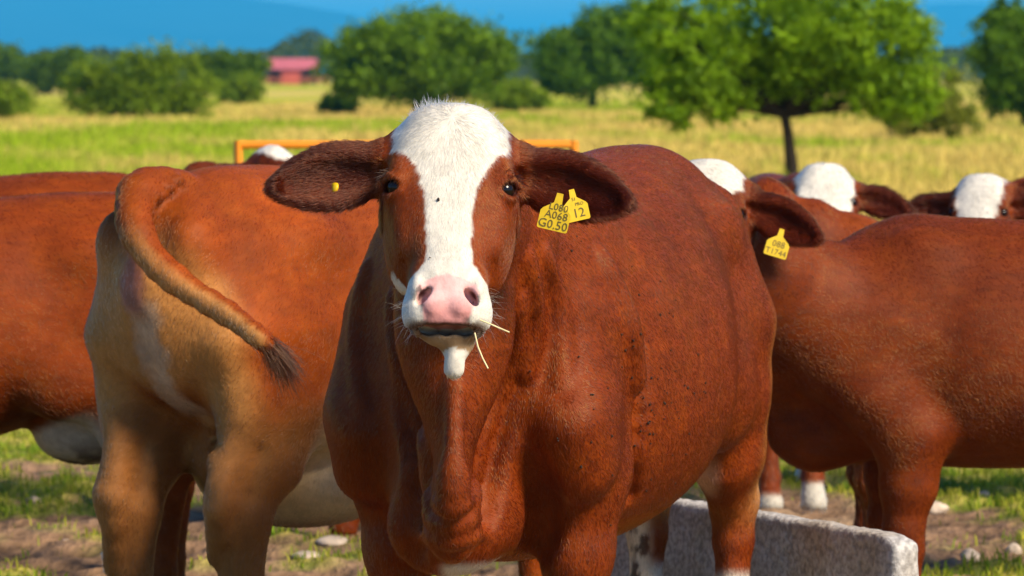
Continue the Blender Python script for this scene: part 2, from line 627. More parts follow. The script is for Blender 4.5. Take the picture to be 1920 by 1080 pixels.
def build_cow(name, label, base, fwd, sc, poll_w, face, tilt, roll=0.0, torso=TORSO, coat=None, group="cows of the herd",
              res=0.016, fine=None, detail=True, ears=(0.02, 0.02), hairs=0, hair_len=0.0105, hair_w=0.00042,
              tail=None, legs=None, extra=None, headscale=1.0, displace=None, hair_fn=None, neck_dz=0.0):
    c = Cow()
    f = np.array(fwd, float); f /= np.linalg.norm(f)
    yaw = math.atan2(f[1], f[0])
    root = empty(name, (base[0], base[1], 0.0), yaw)
    root.scale = (sc, sc, sc)
    tag(root, label, "cow", group)
    left = np.array([-f[1], f[0]])

    def to_local(w):
        w = np.asarray(w, float)
        r = w[..., :2] - np.array(base)
        return np.stack([r @ f, r @ left, w[..., 2]], -1) / sc
    face = np.array(face, float)
    fl = np.array([face @ f, face @ left])
    H = make_head_frame(to_local(poll_w), fl, tilt, roll)
    H.R = H.R / headscale          # larger head: frame coordinates shrink
    Hinv = np.linalg.inv(H.R)
    H.fro = lambda q: np.asarray(q, float) @ Hinv.T + H.o
    c.H, c.root, c.to_local, c.sc = H, root, to_local, sc
    c.M = Matrix.Translation((base[0], base[1], 0)) @ Matrix.Rotation(yaw, 4, 'Z') @ Matrix.Scale(sc, 4)
    S = Sdf(); c.S = S
    S.loft(torso)
    lg = dict(fl=(0.0, 0.0), fr=(0.0, 0.0), hl=(0.0, 0.0), hr=(0.0, 0.0))
    lg.update(legs or {})
    for s, kf, kh in ((1, 'fl', 'hl'), (-1, 'fr', 'hr')):
        dx, dy = lg[kf]
        # shoulder blade, upper arm, fore leg
        S.sweep([(0.50, s * 0.16, 1.28, 0.06, 0.12), (0.60, s * 0.225, 1.05, 0.075, 0.15), (0.70, s * 0.235, 0.86, 0.085, 0.12)],
                side=(0, 1, 0), k=0.10)
        S.sweep([(0.68, s * 0.225, 0.86, 0.085, 0.12), (0.56 + dx * .3, s * 0.215 + dy * .3, 0.73, 0.095, 0.125), (0.57 + dx * .7, s * 0.205 + dy * .6, 0.56, 0.072, 0.085),
                 (0.585 + dx, s * 0.20 + dy, 0.42, 0.056, 0.062)], side=(0, 1, 0), k=0.06, kin=0.04)
        S.sweep([(0.585 + dx, s * 0.20 + dy, 0.42, 0.056, 0.062), (0.57 + dx, s * 0.20 + dy, 0.36, 0.045, 0.048), (0.575 + dx, s * 0.20 + dy, 0.20, 0.036, 0.040),
                 (0.58 + dx, s * 0.20 + dy, 0.135, 0.046, 0.052), (0.605 + dx, s * 0.20 + dy, 0.085, 0.042, 0.046)], side=(0, 1, 0), k=0.03, kin=0.03)
        S.sweep([(0.615 + dx, s * 0.20 + dy, 0.075, 0.050, 0.050), (0.64 + dx, s * 0.20 + dy, 0.022, 0.058, 0.066)], side=(0, 1, 0), k=0.01)
        # hind leg
        dx, dy = lg[kh]
        S.sweep([(-0.66, s * 0.145, 1.19, 0.085, 0.18), (-0.66, s * 0.190, 1.00, 0.110, 0.235), (-0.64, s * 0.198, 0.82, 0.100, 0.20),
                 (-0.69 + dx * .5, s * 0.20 + dy * .5, 0.68, 0.078, 0.125), (-0.77 + dx, s * 0.19 + dy, 0.55, 0.055, 0.075)], side=(0, 1, 0), k=0.09, kin=0.05)
        S.ell((-0.44, s * 0.245, 0.84), (0.12, 0.075, 0.13), k=0.08)                      # stifle
        S.ell((-0.52, s * 0.205, 1.23), (0.09, 0.05, 0.06), k=0.10)                       # hook bone
        S.ell((-0.91, s * 0.115, 1.24), (0.055, 0.05, 0.07), k=0.08)                      # pin bone
        S.sweep([(-0.79 + dx, s * 0.19 + dy, 0.545, 0.050, 0.068), (-0.775 + dx, s * 0.19 + dy, 0.46, 0.044, 0.055), (-0.76 + dx, s * 0.19 + dy, 0.22, 0.036, 0.042),
                 (-0.755 + dx, s * 0.19 + dy, 0.135, 0.046, 0.050), (-0.73 + dx, s * 0.19 + dy, 0.085, 0.042, 0.046)], side=(0, 1, 0), k=0.035, kin=0.03)
        S.ell((-0.850 + dx, s * 0.19 + dy, 0.590), (0.034, 0.030, 0.055), k=0.06)          # point of hock
        S.sweep([(-0.72 + dx, s * 0.19 + dy, 0.075, 0.050, 0.050), (-0.69 + dx, s * 0.19 + dy, 0.022, 0.058, 0.066)], side=(0, 1, 0), k=0.01)
    # neck
    hb = H.fro((0.13, 0, -0.15)); n0 = np.array([0.56, 0, 1.12])
    n0 = n0 + np.array([0, 0, neck_dz * 0.6])
    m1 = n0 * 0.62 + hb * 0.38 + np.array([0, 0, 0.02 + neck_dz]); m2 = n0 * 0.28 + hb * 0.72 + np.array([0, 0, 0.015 + neck_dz * 0.8])
    dirn = hb - n0
    sd = np.cross((0, 0, 1), dirn)
    S.sweep([(*n0, 0.235, 0.29), (*m1, 0.165, 0.235), (*m2, 0.118, 0.175), (*hb, 0.088 * headscale, 0.115 * headscale)], side=sd, k=0.10, kin=0.06)
    # dewlap and brisket
    th = H.fro((0.27, 0, -0.20)); br = np.array([0.90, 0.0, 0.74])
    mid = th * 0.45 + br * 0.55 + np.array([-0.05, 0, 0.02])
    S.sweep([(*th, 0.030, 0.05), (*mid, 0.040, 0.09), (*br, 0.050, 0.10)], side=sd, k=0.07, kin=0.05)
    S.ell((0.84, 0, 0.64 if torso is TORSO else 0.70), (0.13, 0.13, 0.11), k=0.09)
    # tail
    if tail is None:
        tail = [(-0.82, 0, 1.375, 0.045, 0.03), (-0.96, 0, 1.335, 0.04, 0.036), (-1.02, 0, 1.25, 0.034, 0.034), (-1.03, 0, 1.05, 0.028, 0.028), (-1.02, 0, 0.80, 0.024, 0.024),
                (-1.02, 0, 0.62, 0.036, 0.036), (-1.02, 0, 0.46, 0.014, 0.014)]
    S.sweep(tail, side=(0, 1, 0), k=0.03, kin=0.02)
    # udder
    S.ell((-0.50, 0, 0.66), (0.17, 0.14, 0.11), k=0.06)
    if extra: extra(S, H, c)
    head_prims(S, H, ears=ears, detail=detail)
    c.extra_head = None
    # bounds
    ear_r = 0.42 * headscale
    hp = H.fro(np.array([[0, 0, 0], [0.50, 0, 0], [0.15, 0.38, -0.1], [0.15, -0.38, -0.1], [0.3, 0, -0.25], [0.55, 0, -0.1]]))
    tl = np.array([t[:3] for t in tail])
    allp = np.concatenate([hp, tl, np.array([[-1.02, -0.46, 0], [0.95, 0.46, 1.50]])])
    lo = allp.min(0) - 0.07; hi = allp.max(0) + 0.07
    lo[2] = -0.06
    fx = fy = fz = ()
    if fine:
        hl = hp.min(0) - 0.02; hh = hp.max(0) + 0.02
        fx, fy, fz = [(hl[0], hh[0], fine)], [(hl[1] + 0.2, hh[1] - 0.2, fine), (hl[1], hh[1], fine * 1.4)], [(hl[2], hh[2], fine)]
    xs = axis_grid(lo[0], hi[0], res, fx); ys = axis_grid(lo[1], hi[1], res, fy); zs = axis_grid(lo[2], hi[2], res, fz)
    V, Q = surface_nets(S, xs, ys, zs)
    N = vert_normals(V, Q)
    if displace is not None:
        V = displace(V, N, H)
        N = vert_normals(V, Q)
    V[:, 2] = np.maximum(V[:, 2], 0.0)
    hc = H.to(V)
    colr = coat(V, hc, N)
    body = np_mesh("body", V, Q, M_COW, root, True, colr)
    c.body, c.V, c.Q, c.N = body, V, Q, N
    # eyes
    for s in (-1, 1):
        bm = bmesh.new()
        bmesh.ops.create_uvsphere(bm, u_segments=24, v_segments=16, radius=0.0215 * headscale)
        e = bm_obj("eye", bm, M_EYE, root, True)
        e.location = H.fro((0.187, s * 0.1075, -0.0455))
    if hairs and HAIR:
        grow_hair(c, hairs, hair_len, hair_w, coat, hair_fn)
    return c


def grow_hair(c, count, length, width, coat, hair_fn=None):
    V, Q, N, H = c.V, c.Q, c.N, c.H
    T = np.concatenate([Q[:, [0, 1, 2]], Q[:, [0, 2, 3]]])
    ctr = V[T].mean(1)
    area = 0.5 * np.linalg.norm(np.cross(V[T[:, 1]] - V[T[:, 0]], V[T[:, 2]] - V[T[:, 0]]), axis=1)
    hcT = H.to(ctr)
    dens, ln, wd, _ = hair_region(hcT, ctr)
    w = area * dens
    pick = RNG.choice(len(T), count, p=w / w.sum())
    u, v = RNG.random(count), RNG.random(count)
    fl = u + v > 1; u[fl] = 1 - u[fl]; v[fl] = 1 - v[fl]
    A, B, C_ = V[T[pick, 0]], V[T[pick, 1]], V[T[pick, 2]]
    p = A + (B - A) * u[:, None] + (C_ - A) * v[:, None]
    n = N[T[pick, 0]] * (1 - u - v)[:, None] + N[T[pick, 1]] * u[:, None] + N[T[pick, 2]] * v[:, None]
    n /= np.linalg.norm(n, axis=1)[:, None]
    hc = H.to(p)
    dens, ln, wd, d = hair_region(hc, p, H)
    d = d + RNG.normal(0, 0.16, d.shape)
    # swirl of the coat at a larger scale
    d += (np.stack([vnoise(p * 9 + 3, 21), vnoise(p * 9 + 30, 22), vnoise(p * 9 + 60, 23)], -1) - 0.5) * 0.5
    d -= n * (d * n).sum(1)[:, None]
    d /= np.maximum(np.linalg.norm(d, axis=1), 1e-6)[:, None]
    L = length * ln * RNG.uniform(0.6, 1.25, count)
    lift = np.where(ln > 1.2, 0.50, 0.25) * RNG.uniform(0.5, 1.5, count)
    K = 4
    pts = np.zeros((count, K, 3), np.float32)
    p0 = p - n * 0.0003
    for i in range(K):
        t = i / (K - 1)
        pts[:, i] = p0 + d * (L * t)[:, None] + n * (L * lift * (t - 0.45 * t * t))[:, None] + np.array([0, 0, -1.0]) * (L * 0.10 * t * t)[:, None]
    col = coat(p, hc, n)
    if hair_fn is not None:
        col = hair_fn(p, hc, n, col)
    col = col * RNG.uniform(0.72, 1.28, count)[:, None]
    hv = bpy.data.hair_curves.new("coat")
    hv.add_curves([K] * count)
    hv.attributes["position"].data.foreach_set("vector", pts.ravel())
    rad = (width * wd)[:, None] * np.array([1.0, 0.95, 0.75, 0.15])[None, :]
    ra = hv.attributes.get("radius") or hv.attributes.new("radius", 'FLOAT', 'POINT')
    ra.data.foreach_set("value", rad.astype(np.float32).ravel())
    ca = hv.attributes.new("hcol", 'FLOAT_COLOR', 'CURVE')
    cc = np.ones((count, 4), np.float32); cc[:, :3] = np.clip(col, 0.001, 0.95)
    ca.data.foreach_set("color", cc.ravel())
    hv.materials.append(M_HAIR)
    o = bpy.data.objects.new("coat", hv)
    link(o, c.root)
    c.hair = o


def in_head(hc):
    return (hc[:, 0] > -0.06) & (hc[:, 0] < 0.56) & (np.abs(hc[:, 1]) < 0.42) & (hc[:, 2] > -0.16) & (hc[:, 2] < 0.08)


def is_ear(hc):
    return (np.abs(hc[:, 1]) > 0.135) & (hc[:, 0] > -0.02) & (hc[:, 0] < 0.30) & (hc[:, 2] > -0.17) & (hc[:, 2] < 0.02)


def pad_mask(hc):
    a, y, n = hc[:, 0], np.abs(hc[:, 1]), hc[:, 2]
    hw = interp(a, [(0.392, 0.0), (0.400, 0.030), (0.412, 0.056), (0.428, 0.064), (0.445, 0.060), (0.462, 0.050), (0.478, 0.046), (0.492, 0.044)])
    return sstep(0.004, -0.004, y - hw) * (n > -0.062) * (a > 0.392) * (a < 0.489)


def hair_region(hc, p, H=None):
    """relative density, length, width and direction of the hair"""
    n = len(hc)
    head = in_head(hc) & (hc[:, 2] > -0.13)
    ear = is_ear(hc)
    dens = np.ones(n); ln = np.ones(n); wd = np.ones(n)
    a = hc[:, 0]
    dens[head] = 3.6; ln[head] = np.clip(1.05 - 1.6 * (a[head] - 0.1), 0.45, 1.1); wd[head] = 0.60
    muz = head & (a > 0.36)
    dens[muz] = 3.4; ln[muz] = 0.45; wd[muz] = 0.55
    pad = pad_mask(hc) > 0.5
    dens[pad & head] = 0.0
    lipm = (a > 0.462) & head & (hc[:, 2] < -0.06) & (np.abs(hc[:, 1]) < 0.05)
    dens[lipm] = 0.4
    dens[ear] = 4.5; ln[ear] = 1.75; wd[ear] = 0.70
    eyd = np.minimum(np.linalg.norm(hc - np.array([0.187, 0.116, -0.038]), axis=1), np.linalg.norm(hc - np.array([0.187, -0.116, -0.038]), axis=1))
    dens[eyd < 0.0195] = 0.0
    d = np.zeros((n, 3))
    d[:] = (-0.72, 0.0, -0.70)
    leg = p[:, 2] < 0.62
    d[leg] = (-0.15, 0, -1)
    if H is not None:
        Rn = H.R / np.linalg.norm(H.R[0])
        wh = np.array([0.045, 0.0, 0.0])
        dl = hc - wh
        dl[:, 2] *= 0.3
        r = np.maximum(np.linalg.norm(dl[:, :2], axis=1), 1e-3)
        dl = dl / r[:, None]
        # below the whorl the hair parts sideways, on the muzzle it runs outwards
        m = head & ~ear
        dl[:, 1] *= 1.3
        d[m] = dl[m] @ Rn
        de = np.stack([0.25 * np.sign(hc[:, 0] - 0.14) * (np.abs(hc[:, 0] - 0.14) > 0.02) + 0.1, np.sign(hc[:, 1]) * 0.8, np.full(n, 0.15)], -1)
        d[ear] = de[ear] @ Rn
    return dens, ln, wd, d


def make_coat(base=RED, blaze=True, rear=None, belly=None, blz=None, seed=1, socks=True, tint=1.0, earcol=DARK, patches=None):
    base = np.array(base) * tint
    tab = blz or [(-0.05, 0.10), (0.0, 0.102), (0.05, 0.115), (0.105, 0.117), (0.125, 0.094), (0.155, 0.072), (0.20, 0.055), (0.244, 0.047), (0.326, 0.043), (0.365, 0.050),
                  (0.390, 0.070), (0.408, 0.10), (0.425, 0.30), (0.60, 0.30)]

    def coat(p, hc, n):
        a, y, nn = hc[:, 0], hc[:, 1], hc[:, 2]
        N1 = fbm(p * 5.0, 3, seed); N2 = fbm(p * 22.0 + 9, 3, seed + 5)
        col = np.repeat(base[None, :], len(p), 0)
        col = col * (0.70 + 0.60 * N1)[:, None]
        N3 = fbm(p * np.array([11.0, 70.0, 48.0]) + 5, 3, seed + 2)
        col = col * (0.76 + 0.48 * N3)[:, None]
        # lighter, more golden hair here and there
        col = mix(col, col * np.array([1.35, 1.65, 1.9]), sstep(0.45, 0.75, N2) * 0.38)
        if rear is not None:
            col = rear(p, n, col, N1, N2)
        if belly is not None:
            col = belly(p, n, col, N1, N2)
        if socks:
            sk = sstep(0.40, 0.36, p[:, 2] + 0.05 * (N1 - 0.5)) 
            col = mix(col, WHITE * 0.85, sk)
            col = mix(col, GREY, sstep(0.075, 0.065, p[:, 2]))
        if patches is not None:
            col = patches(p, n, col, N1, N2)
        head = in_head(hc)
        ear = is_ear(hc)
        fade = sstep(0.125, 0.165, np.abs(y)) * ear
        col = mix(col, np.repeat(earcol[None, :], len(p), 0) * (0.6 + 0.9 * N2)[:, None], fade)
        if blaze:
            edge = (fbm(p * 60, 2, seed + 9) - 0.5) * 0.014
            hw = interp(a, tab)
            # asymmetric blaze
            w = sstep(0.003, -0.003, np.abs(y) - hw + edge) * head
            deep = interp(a, [(-0.05, -0.115), (0.0, -0.10), (0.10, -0.085), (0.3, -0.085), (0.38, -0.10), (0.42, -0.17)])
            w = w * sstep(-0.006, 0.006, nn - deep) * (~ear)
            # white line along the jaw
            jaw = (a > 0.34) & (a < 0.44) & (nn < -0.105) & (nn > -0.165) & (y < 0) & (y > -0.14)
            w = np.maximum(w, jaw * sstep(0.33, 0.36, a + edge * 3) * head)
            wc = WHITE * (0.88 + 0.2 * N2)[:, None]
            col = mix(col, wc, w)
        # nose
        pm = pad_mask(hc) * head
        nose = np.repeat(PINK[None, :], len(p), 0) * (0.85 + 0.3 * fbm(p * 90, 2, 3))[:, None]
        nose = mix(nose, nose * np.array([0.62, 0.42, 0.42]), sstep(0.435, 0.475, a) * 0.75)
        spots = sstep(0.60, 0.66, fbm(p * 75 + 4, 2, 8)) * sstep(0.030, 0.058, np.abs(y) + 0.3 * np.abs(a - 0.46))
        nose = mix(nose, GREY * 1.3, np.clip(spots, 0, 0.85))
        col = mix(col, nose, pm)
        # lower lip
        lip = (hc[:, 2] > -0.13) * (hc[:, 0] < 0.53) * sstep(0.488, 0.493, a) * sstep(0.066, 0.056, np.abs(y))
        col = mix(col, np.array([0.30, 0.17, 0.07]) * np.ones_like(col), lip * 0.9)
        ml = head * np.exp(-((a - 0.490) / np.where(nn < -0.022, 0.009, 0.004)) ** 2) * (np.abs(y) < 0.085) * (nn < -0.0) * (nn > -0.085)
        col = mix(col, np.array([0.07, 0.025, 0.012]) * np.ones_like(col), ml * 0.95)
        # nostrils and eye rims
        for s in (-1, 1):
            dn = np.linalg.norm((hc - np.array([0.436, s * 0.047, -0.016])) / np.array([0.022, 0.016, 0.022]), axis=1)
            col = mix(col, np.array([0.06, 0.015, 0.014]) * np.ones_like(col), sstep(0.9, 0.5, dn))
            de = np.linalg.norm((hc - np.array([0.186, s * 0.112, -0.048])) / np.array([0.026, 0.026, 0.03]), axis=1)
            col = mix(col, DARK * 0.5 * np.ones_like(col), sstep(1.15, 0.8, de))
        return np.clip(col, 0.002, 0.9)
    return coat


M_EYE, _nt, _b = mat_new("cow_eye")
_b.inputs["Base Color"].default_value = (0.006, 0.0035, 0.003, 1)
_b.inputs["Roughness"].default_value = 0.14
_b.inputs["Specular IOR Level"].default_value = 0.3


def main_patch(p, n, col, N1, N2):
    # dirty white right hind leg, white hock of the other, white patch under the brisket, dark specks
    w = sstep(-0.02, -0.06, p[:, 1]) * sstep(-0.45, -0.55, p[:, 0]) * sstep(0.80, 0.70, p[:, 2] + 0.1 * (N1 - 0.5))
    sp = sstep(0.50, 0.62, fbm(p * 38, 2, 44))
    wc = mix(np.repeat(np.array([[0.62, 0.48, 0.34]]), len(p), 0), np.array([[0.10, 0.06, 0.04]]), sp)
    col = mix(col, wc, w)
    w2 = sstep(0.05, 0.02, p[:, 1] * 0 + np.hypot((p[:, 0] - 0.86) * 0.6, p[:, 1] - 0.09) - 0.05) * sstep(0.575, 0.55, p[:, 2])
    col = mix(col, WHITE, w2)
    ud = sstep(0.16, 0.10, np.hypot(p[:, 0] + 0.50, p[:, 1] - 0.02) - 0.06) * sstep(0.70, 0.63, p[:, 2]) * sstep(0.50, 0.54, p[:, 2]) * (p[:, 1] > -0.12)
    col = mix(col, np.array([0.62, 0.36, 0.24]) * np.ones_like(col), ud * 0.9)
    # golden rim light painted into the coat along the rear of the thigh
    g = sstep(-0.64, -0.82, p[:, 0]) * sstep(1.12, 0.90, p[:, 2]) * sstep(0.45, 0.6, p[:, 2])
    col = mix(col, TAN * 1.1, g * 0.85)
    return col


COW_A_FWD = (-0.310, -0.951)
COW_A_BASE = (-0.062 + 0.6 * 0.310, 9.94 + 0.6 * 0.951)


def sculpt(S, c, pts, k=0.03, op='u', kin=0.02, m=None, side=(0, 0, 1)):
    """a ridge or a groove laid on the surface; pts = (px, py, radius, rise)"""
    if m: pts = dense(pts, m)
    pts = np.array(pts, float)
    eye = c.to_local(np.array([0, 0, EYE]))
    D = np.array([c.to_local(P(q[0], q[1], 12.0)) - eye for q in pts]); D /= np.linalg.norm(D, axis=1)[:, None]
    hits = S.march(eye, D, 8.7 / c.sc, 12.2 / c.sc)
    out = []
    for (px, py, r, rise), d, h in zip(pts, D, hits):
        if np.isnan(h[0]): continue
        out.append((*(h + d * (r - rise)), r, r) if op == 'u' else (*(h - d * (r - rise)), r, r))
    # where the surface steps back the fold ends and a new one starts
    runs = [[]]
    for q in out:
        if runs[-1] and np.linalg.norm(np.array(q[:3]) - eye) - np.linalg.norm(np.array(runs[-1][-1][:3]) - eye) > 0.045 / c.sc * (1 if len(pts) > 8 else 9):
            runs.append([])
        elif runs[-1] and np.linalg.norm(np.array(runs[-1][-1][:3]) - eye) - np.linalg.norm(np.array(q[:3]) - eye) > 0.045 / c.sc * (1 if len(pts) > 8 else 9):
            runs.append([])
        runs[-1].append(q)
    for run in runs:
        if len(run) > 1:
            S.sweep(run, side=side, k=k, op=op, kin=kin)


def extra_main(S, H, c):
    sd = H.R[1] / np.linalg.norm(H.R[1])
    def at(px, py, d, w, h): return (*c.to_local(P(px, py, d)), w, h)
    # hanging skin of the neck: a wedge that narrows to the dewlap
    S.sweep(dense([at(852, 560, 9.50, 0.125, 0.10), at(852, 660, 9.50, 0.112, 0.10), at(851, 760, 9.50, 0.068, 0.10), at(850, 850, 9.49, 0.036, 0.10), at(849, 910, 9.49, 0.036, 0.10),
                   at(848, 980, 9.56, 0.060, 0.10)], 12), side=sd, k=0.035, kin=0.02)
    sculpt(S, c, [(1065, 790, 0.075, 0.030), (1085, 870, 0.08, 0.026)], k=0.05)              # points of the shoulders
    sculpt(S, c, [(692, 800, 0.07, 0.022), (688, 880, 0.07, 0.020)], k=0.05)
    for pts in ([(1000, 880, .03, .012), (1018, 940, .035, .030), (1010, 1010, .035, .030), (1000, 1080, .03, .02)],       # chest against fore legs
                [(770, 900, .03, .012), (752, 960, .035, .026), (765, 1030, .035, .026), (775, 1085, .03, .02)],
                [(742, 690, .028, .005), (770, 780, .034, .018), (788, 880, .032, .022), (788, 970, .028, .014)],            # beside the dewlap
                [(968, 690, .028, .008), (938, 780, .034, .032), (916, 880, .032, .034), (914, 970, .028, .018)]):
        sculpt(S, c, pts, k=0.03, op='s', m=9)
    sculpt(S, c, [(1208, 640, 0.02, 0.004), (1203, 780, 0.02, 0.014), (1190, 900, 0.02, 0.018), (1176, 990, 0.02, 0.016)], k=0.022, op='s', m=10)   # behind the fore arm
    # teat and udder
    S.sweep([at(1216, 900, 11.05, 0.03, 0.03), at(1221, 938, 11.03, 0.014, 0.014), at(1222, 952, 11.03, 0.010, 0.010)], side=sd, k=0.02)
    # skin folds of neck and dewlap
    for pts in ([(735, 560, .012, .004), (742, 660, .012, .008), (775, 750, .012, .010), (800, 850, .012, .010), (806, 950, .014, .008)],
                [(975, 560, .012, .004), (962, 660, .012, .008), (925, 760, .012, .010), (893, 850, .012, .010), (886, 950, .014, .008)],
                [(988, 480, .010, .003), (1004, 590, .010, .005), (985, 700, .010, .004)],
                [(1020, 470, .010, .003), (1050, 590, .011, .004), (1052, 720, .012, .003)],
                [(690, 500, .010, .003), (668, 620, .011, .004), (680, 760, .012, .003)],
                [(1120, 480, .020, .003), (1170, 600, .024, .004), (1186, 720, .024, .003)]):
        sculpt(S, c, pts, k=0.022, m=22)
    sculpt(S, c, [(853, 700, .016, .010), (852, 780, .014, .020), (850, 860, .017, .024), (849, 905, .030, .030), (849, 950, .016, .010)], k=0.02, m=12)
    for y_, w_ in ((955, 30), (985, 45), (1015, 55)):      # wrinkles of the brisket
        sculpt(S, c, [(849 - w_, y_ - 12, .010, .002), (849, y_, .012, .006), (849 + w_, y_ - 14, .010, .002)], k=0.02, m=7)
    # chin flap of white skin
    p2 = c.to_local(P(851, 694, 9.10)); p1 = c.to_local(P(853, 670, 9.10)); p0 = c.to_local(P(856, 645, 9.12))
    cowA_flap[:] = p2
    S.sweep(dense([(*p0, 0.034, 0.026), (*p1, 0.015, 0.020), (*p2, 0.019, 0.018)], 8), side=sd, k=0.012, kin=0.01)


cow_coat_main = make_coat(RED, True, patches=main_patch, seed=3)


cowA_flap = [0, 0, 0]


def coat_main(p, hc, n):
    col = cow_coat_main(p, hc, n)
    # the hanging chin flap is white
    w = (hc[:, 0] > 0.516) & (hc[:, 0] < 0.70) & (np.hypot(p[:, 0] - cowA_flap[0], p[:, 1] - cowA_flap[1]) < 0.075) & (hc[:, 2] > -0.36) & (hc[:, 2] < np.where(hc[:, 0] > 0.50, 0.1, -0.085)) & (p[:, 2] > cowA_flap[2] - 0.05)
    return np.where(w[:, None], WHITE[None, :] * 0.95, col)


cowA = build_cow("cow", "red-brown cow with a broad white blaze facing forward, two yellow tags in one ear", COW_A_BASE, COW_A_FWD, 1.0,
                 P(849, 178, 9.20), (0.02, -1.0), math.radians(25), roll=math.radians(-1.6),
                 coat=coat_main, res=0.014, fine=0.0055, ears=(0.02, 0.035), hairs=430000, extra=extra_main, legs=dict(hr=(-0.10, 0.13)),
                 tail=[(-0.82, 0, 1.375, 0.045, 0.03), (-0.96, 0, 1.335, 0.04, 0.036), (-1.02, 0, 1.25, 0.034, 0.034), (-1.05, 0.02, 1.05, 0.028, 0.028), (-1.08, 0.05, 0.86, 0.03, 0.03), (-1.10, 0.06, 0.74, 0.012, 0.012)])


# ---- the rest of the herd
def unit(x, y):
    l = math.hypot(x, y); return (x / l, y / l)


def rear_tan(p, n, col, N1, N2):
    w = sstep(-0.35, -0.85, n[:, 0] - 0.25 * (N1 - 0.5)) * sstep(-0.58, -0.80, p[:, 0]) * sstep(0.42, 0.60, p[:, 2]) * sstep(1.30, 1.12, p[:, 2] + 0.2 * (N1 - 0.5))
    col = mix(col, TAN * (0.8 + 0.4 * N2)[:, None], w * (0.20 + 0.62 * sstep(0.66, 0.86, p[:, 2])))
    wl = sstep(-0.46, -0.60, p[:, 0]) * sstep(0.86, 0.70, p[:, 2] + 0.1 * (N1 - 0.5))
    col = mix(col, TAN * (0.55 + 0.6 * N1)[:, None], wl * 0.55)
    # pale inside of the thighs and the bare skin under the tail
    w = sstep(0.055, 0.03, np.abs(p[:, 1] + 0.015) + 0.05 * (N2 - 0.5)) * sstep(-0.74, -0.80, p[:, 0]) * sstep(1.12, 1.07, p[:, 2] + 0.05 * (N2 - 0.5)) * sstep(0.70, 0.80, p[:, 2])
    col = mix(col, np.array([0.52, 0.35, 0.23]) * (0.7 + 0.6 * N2)[:, None], w * 0.8)
    w = sstep(1.1, 0.55, np.hypot(p[:, 1] / 0.05, (p[:, 2] - 1.13) / 0.095) + 0.8 * (N2 - 0.5)) * sstep(-0.88, -0.94, p[:, 0])
    col = mix(col, np.array([0.38, 0.14, 0.095]) * (0.1 + 1.5 * N2)[:, None], w * 0.9)
    return col


def belly_cream(p, n, col, N1, N2):
    line = 0.97 - 0.45 * np.abs(p[:, 0] + 0.30)
    w = sstep(0.05, -0.04, p[:, 2] - line - 0.12 * (N1 - 0.5)) * sstep(-0.62, -0.50, p[:, 0]) * sstep(0.35, 0.10, p[:, 0]) * sstep(0.44, 0.52, p[:, 2])
    return mix(col, CREAM * (0.85 + 0.3 * N2)[:, None], w)


def extra_rump(S, H, c):
    # vulva, cleft and the raised tail root
    S.ell((-0.975, 0, 1.13), (0.03, 0.032, 0.07), k=0.03)
    S.sweep([(-1.012, 0, 1.16, 0.006, 0.012), (-1.012, 0, 1.07, 0.006, 0.012)], side=(0, 1, 0), k=0.012, op='s')
    S.sweep([(-1.00, 0, 1.02, 0.02, 0.03), (-0.95, 0, 0.88, 0.022, 0.05), (-0.90, 0, 0.74, 0.03, 0.09), (-0.85, 0, 0.60, 0.04, 0.16)], side=(0, 1, 0), k=0.05, op='s')
    S.ell((-0.25, 0.0, 0.60), (0.32, 0.26, 0.14), k=0.08)
    for s in (-1, 1):
        S.sweep([(-0.70, s * 0.185, 0.82, 0.088, 0.15), (-0.735, s * 0.18, 0.66, 0.068, 0.10), (-0.770, s * 0.178, 0.53, 0.060, 0.078), (-0.765, s * 0.18, 0.36, 0.043, 0.052)], side=(0, 1, 0), k=0.04, kin=0.04)
        S.sweep([(-0.80, s * 0.185, 0.76, 0.022, 0.03), (-0.845, s * 0.185, 0.66, 0.018, 0.022), (-0.865, s * 0.185, 0.585, 0.030, 0.032), (-0.835, s * 0.185, 0.50, 0.022, 0.026)], side=(0, 1, 0), k=0.025, kin=0.02)
    for tp in (-1, 1):        # hollow between the big tendon and the shank
        for s in (-1, 1):
            S.sweep([(-0.80, s * 0.185 + tp * 0.070, 0.70, 0.018, 0.02), (-0.815, s * 0.182 + tp * 0.066, 0.60, 0.018, 0.02)], side=(0, 1, 0), k=0.03, op='s')
    for px_, py_, r_, q_ in ((210, 860, .02, .006), (400, 880, .02, .006)):
        sculpt(S, c, [(px_, py_ - 90, r_, 0.002), (px_ + 8, py_, r_, q_), (px_ + 6, py_ + 110, r_, q_), (px_, py_ + 200, r_, 0.003)], k=0.03, m=8)
    for q in range(3):
        S.sweep([(-0.86 - q * 0.035, -0.05, 1.40 - q * 0.02, 0.012, 0.012), (-0.87 - q * 0.035, 0.05, 1.40 - q * 0.02, 0.012, 0.012)], side=(0, 0, 1), k=0.02)


B_F = unit(0.545, 0.839)
B_SC = 0.96
B_BASE = (-0.91 + 0.97 * B_F[0] * B_SC, 11.1 + 0.97 * B_F[1] * B_SC)


def b_local(w):
    r = np.array(w[:2]) - np.array(B_BASE)
    return np.array([r @ np.array(B_F), r @ np.array([-B_F[1], B_F[0]]), w[2]]) / B_SC


def tail_pt(px, py, d, r):
    return (*b_local(P(px, py, d)), r, r)


tail_b = dense([(-0.80, 0, 1.385, 0.05, 0.04), tail_pt(268, 356, 11.15, 0.050), tail_pt(250, 410, 11.05, 0.043), tail_pt(282, 480, 10.99, 0.036), tail_pt(350, 540, 10.94, 0.032),
                tail_pt(430, 590, 10.87, 0.028), tail_pt(485, 632, 10.80, 0.023), tail_pt(508, 652, 10.80, 0.012)], 18)

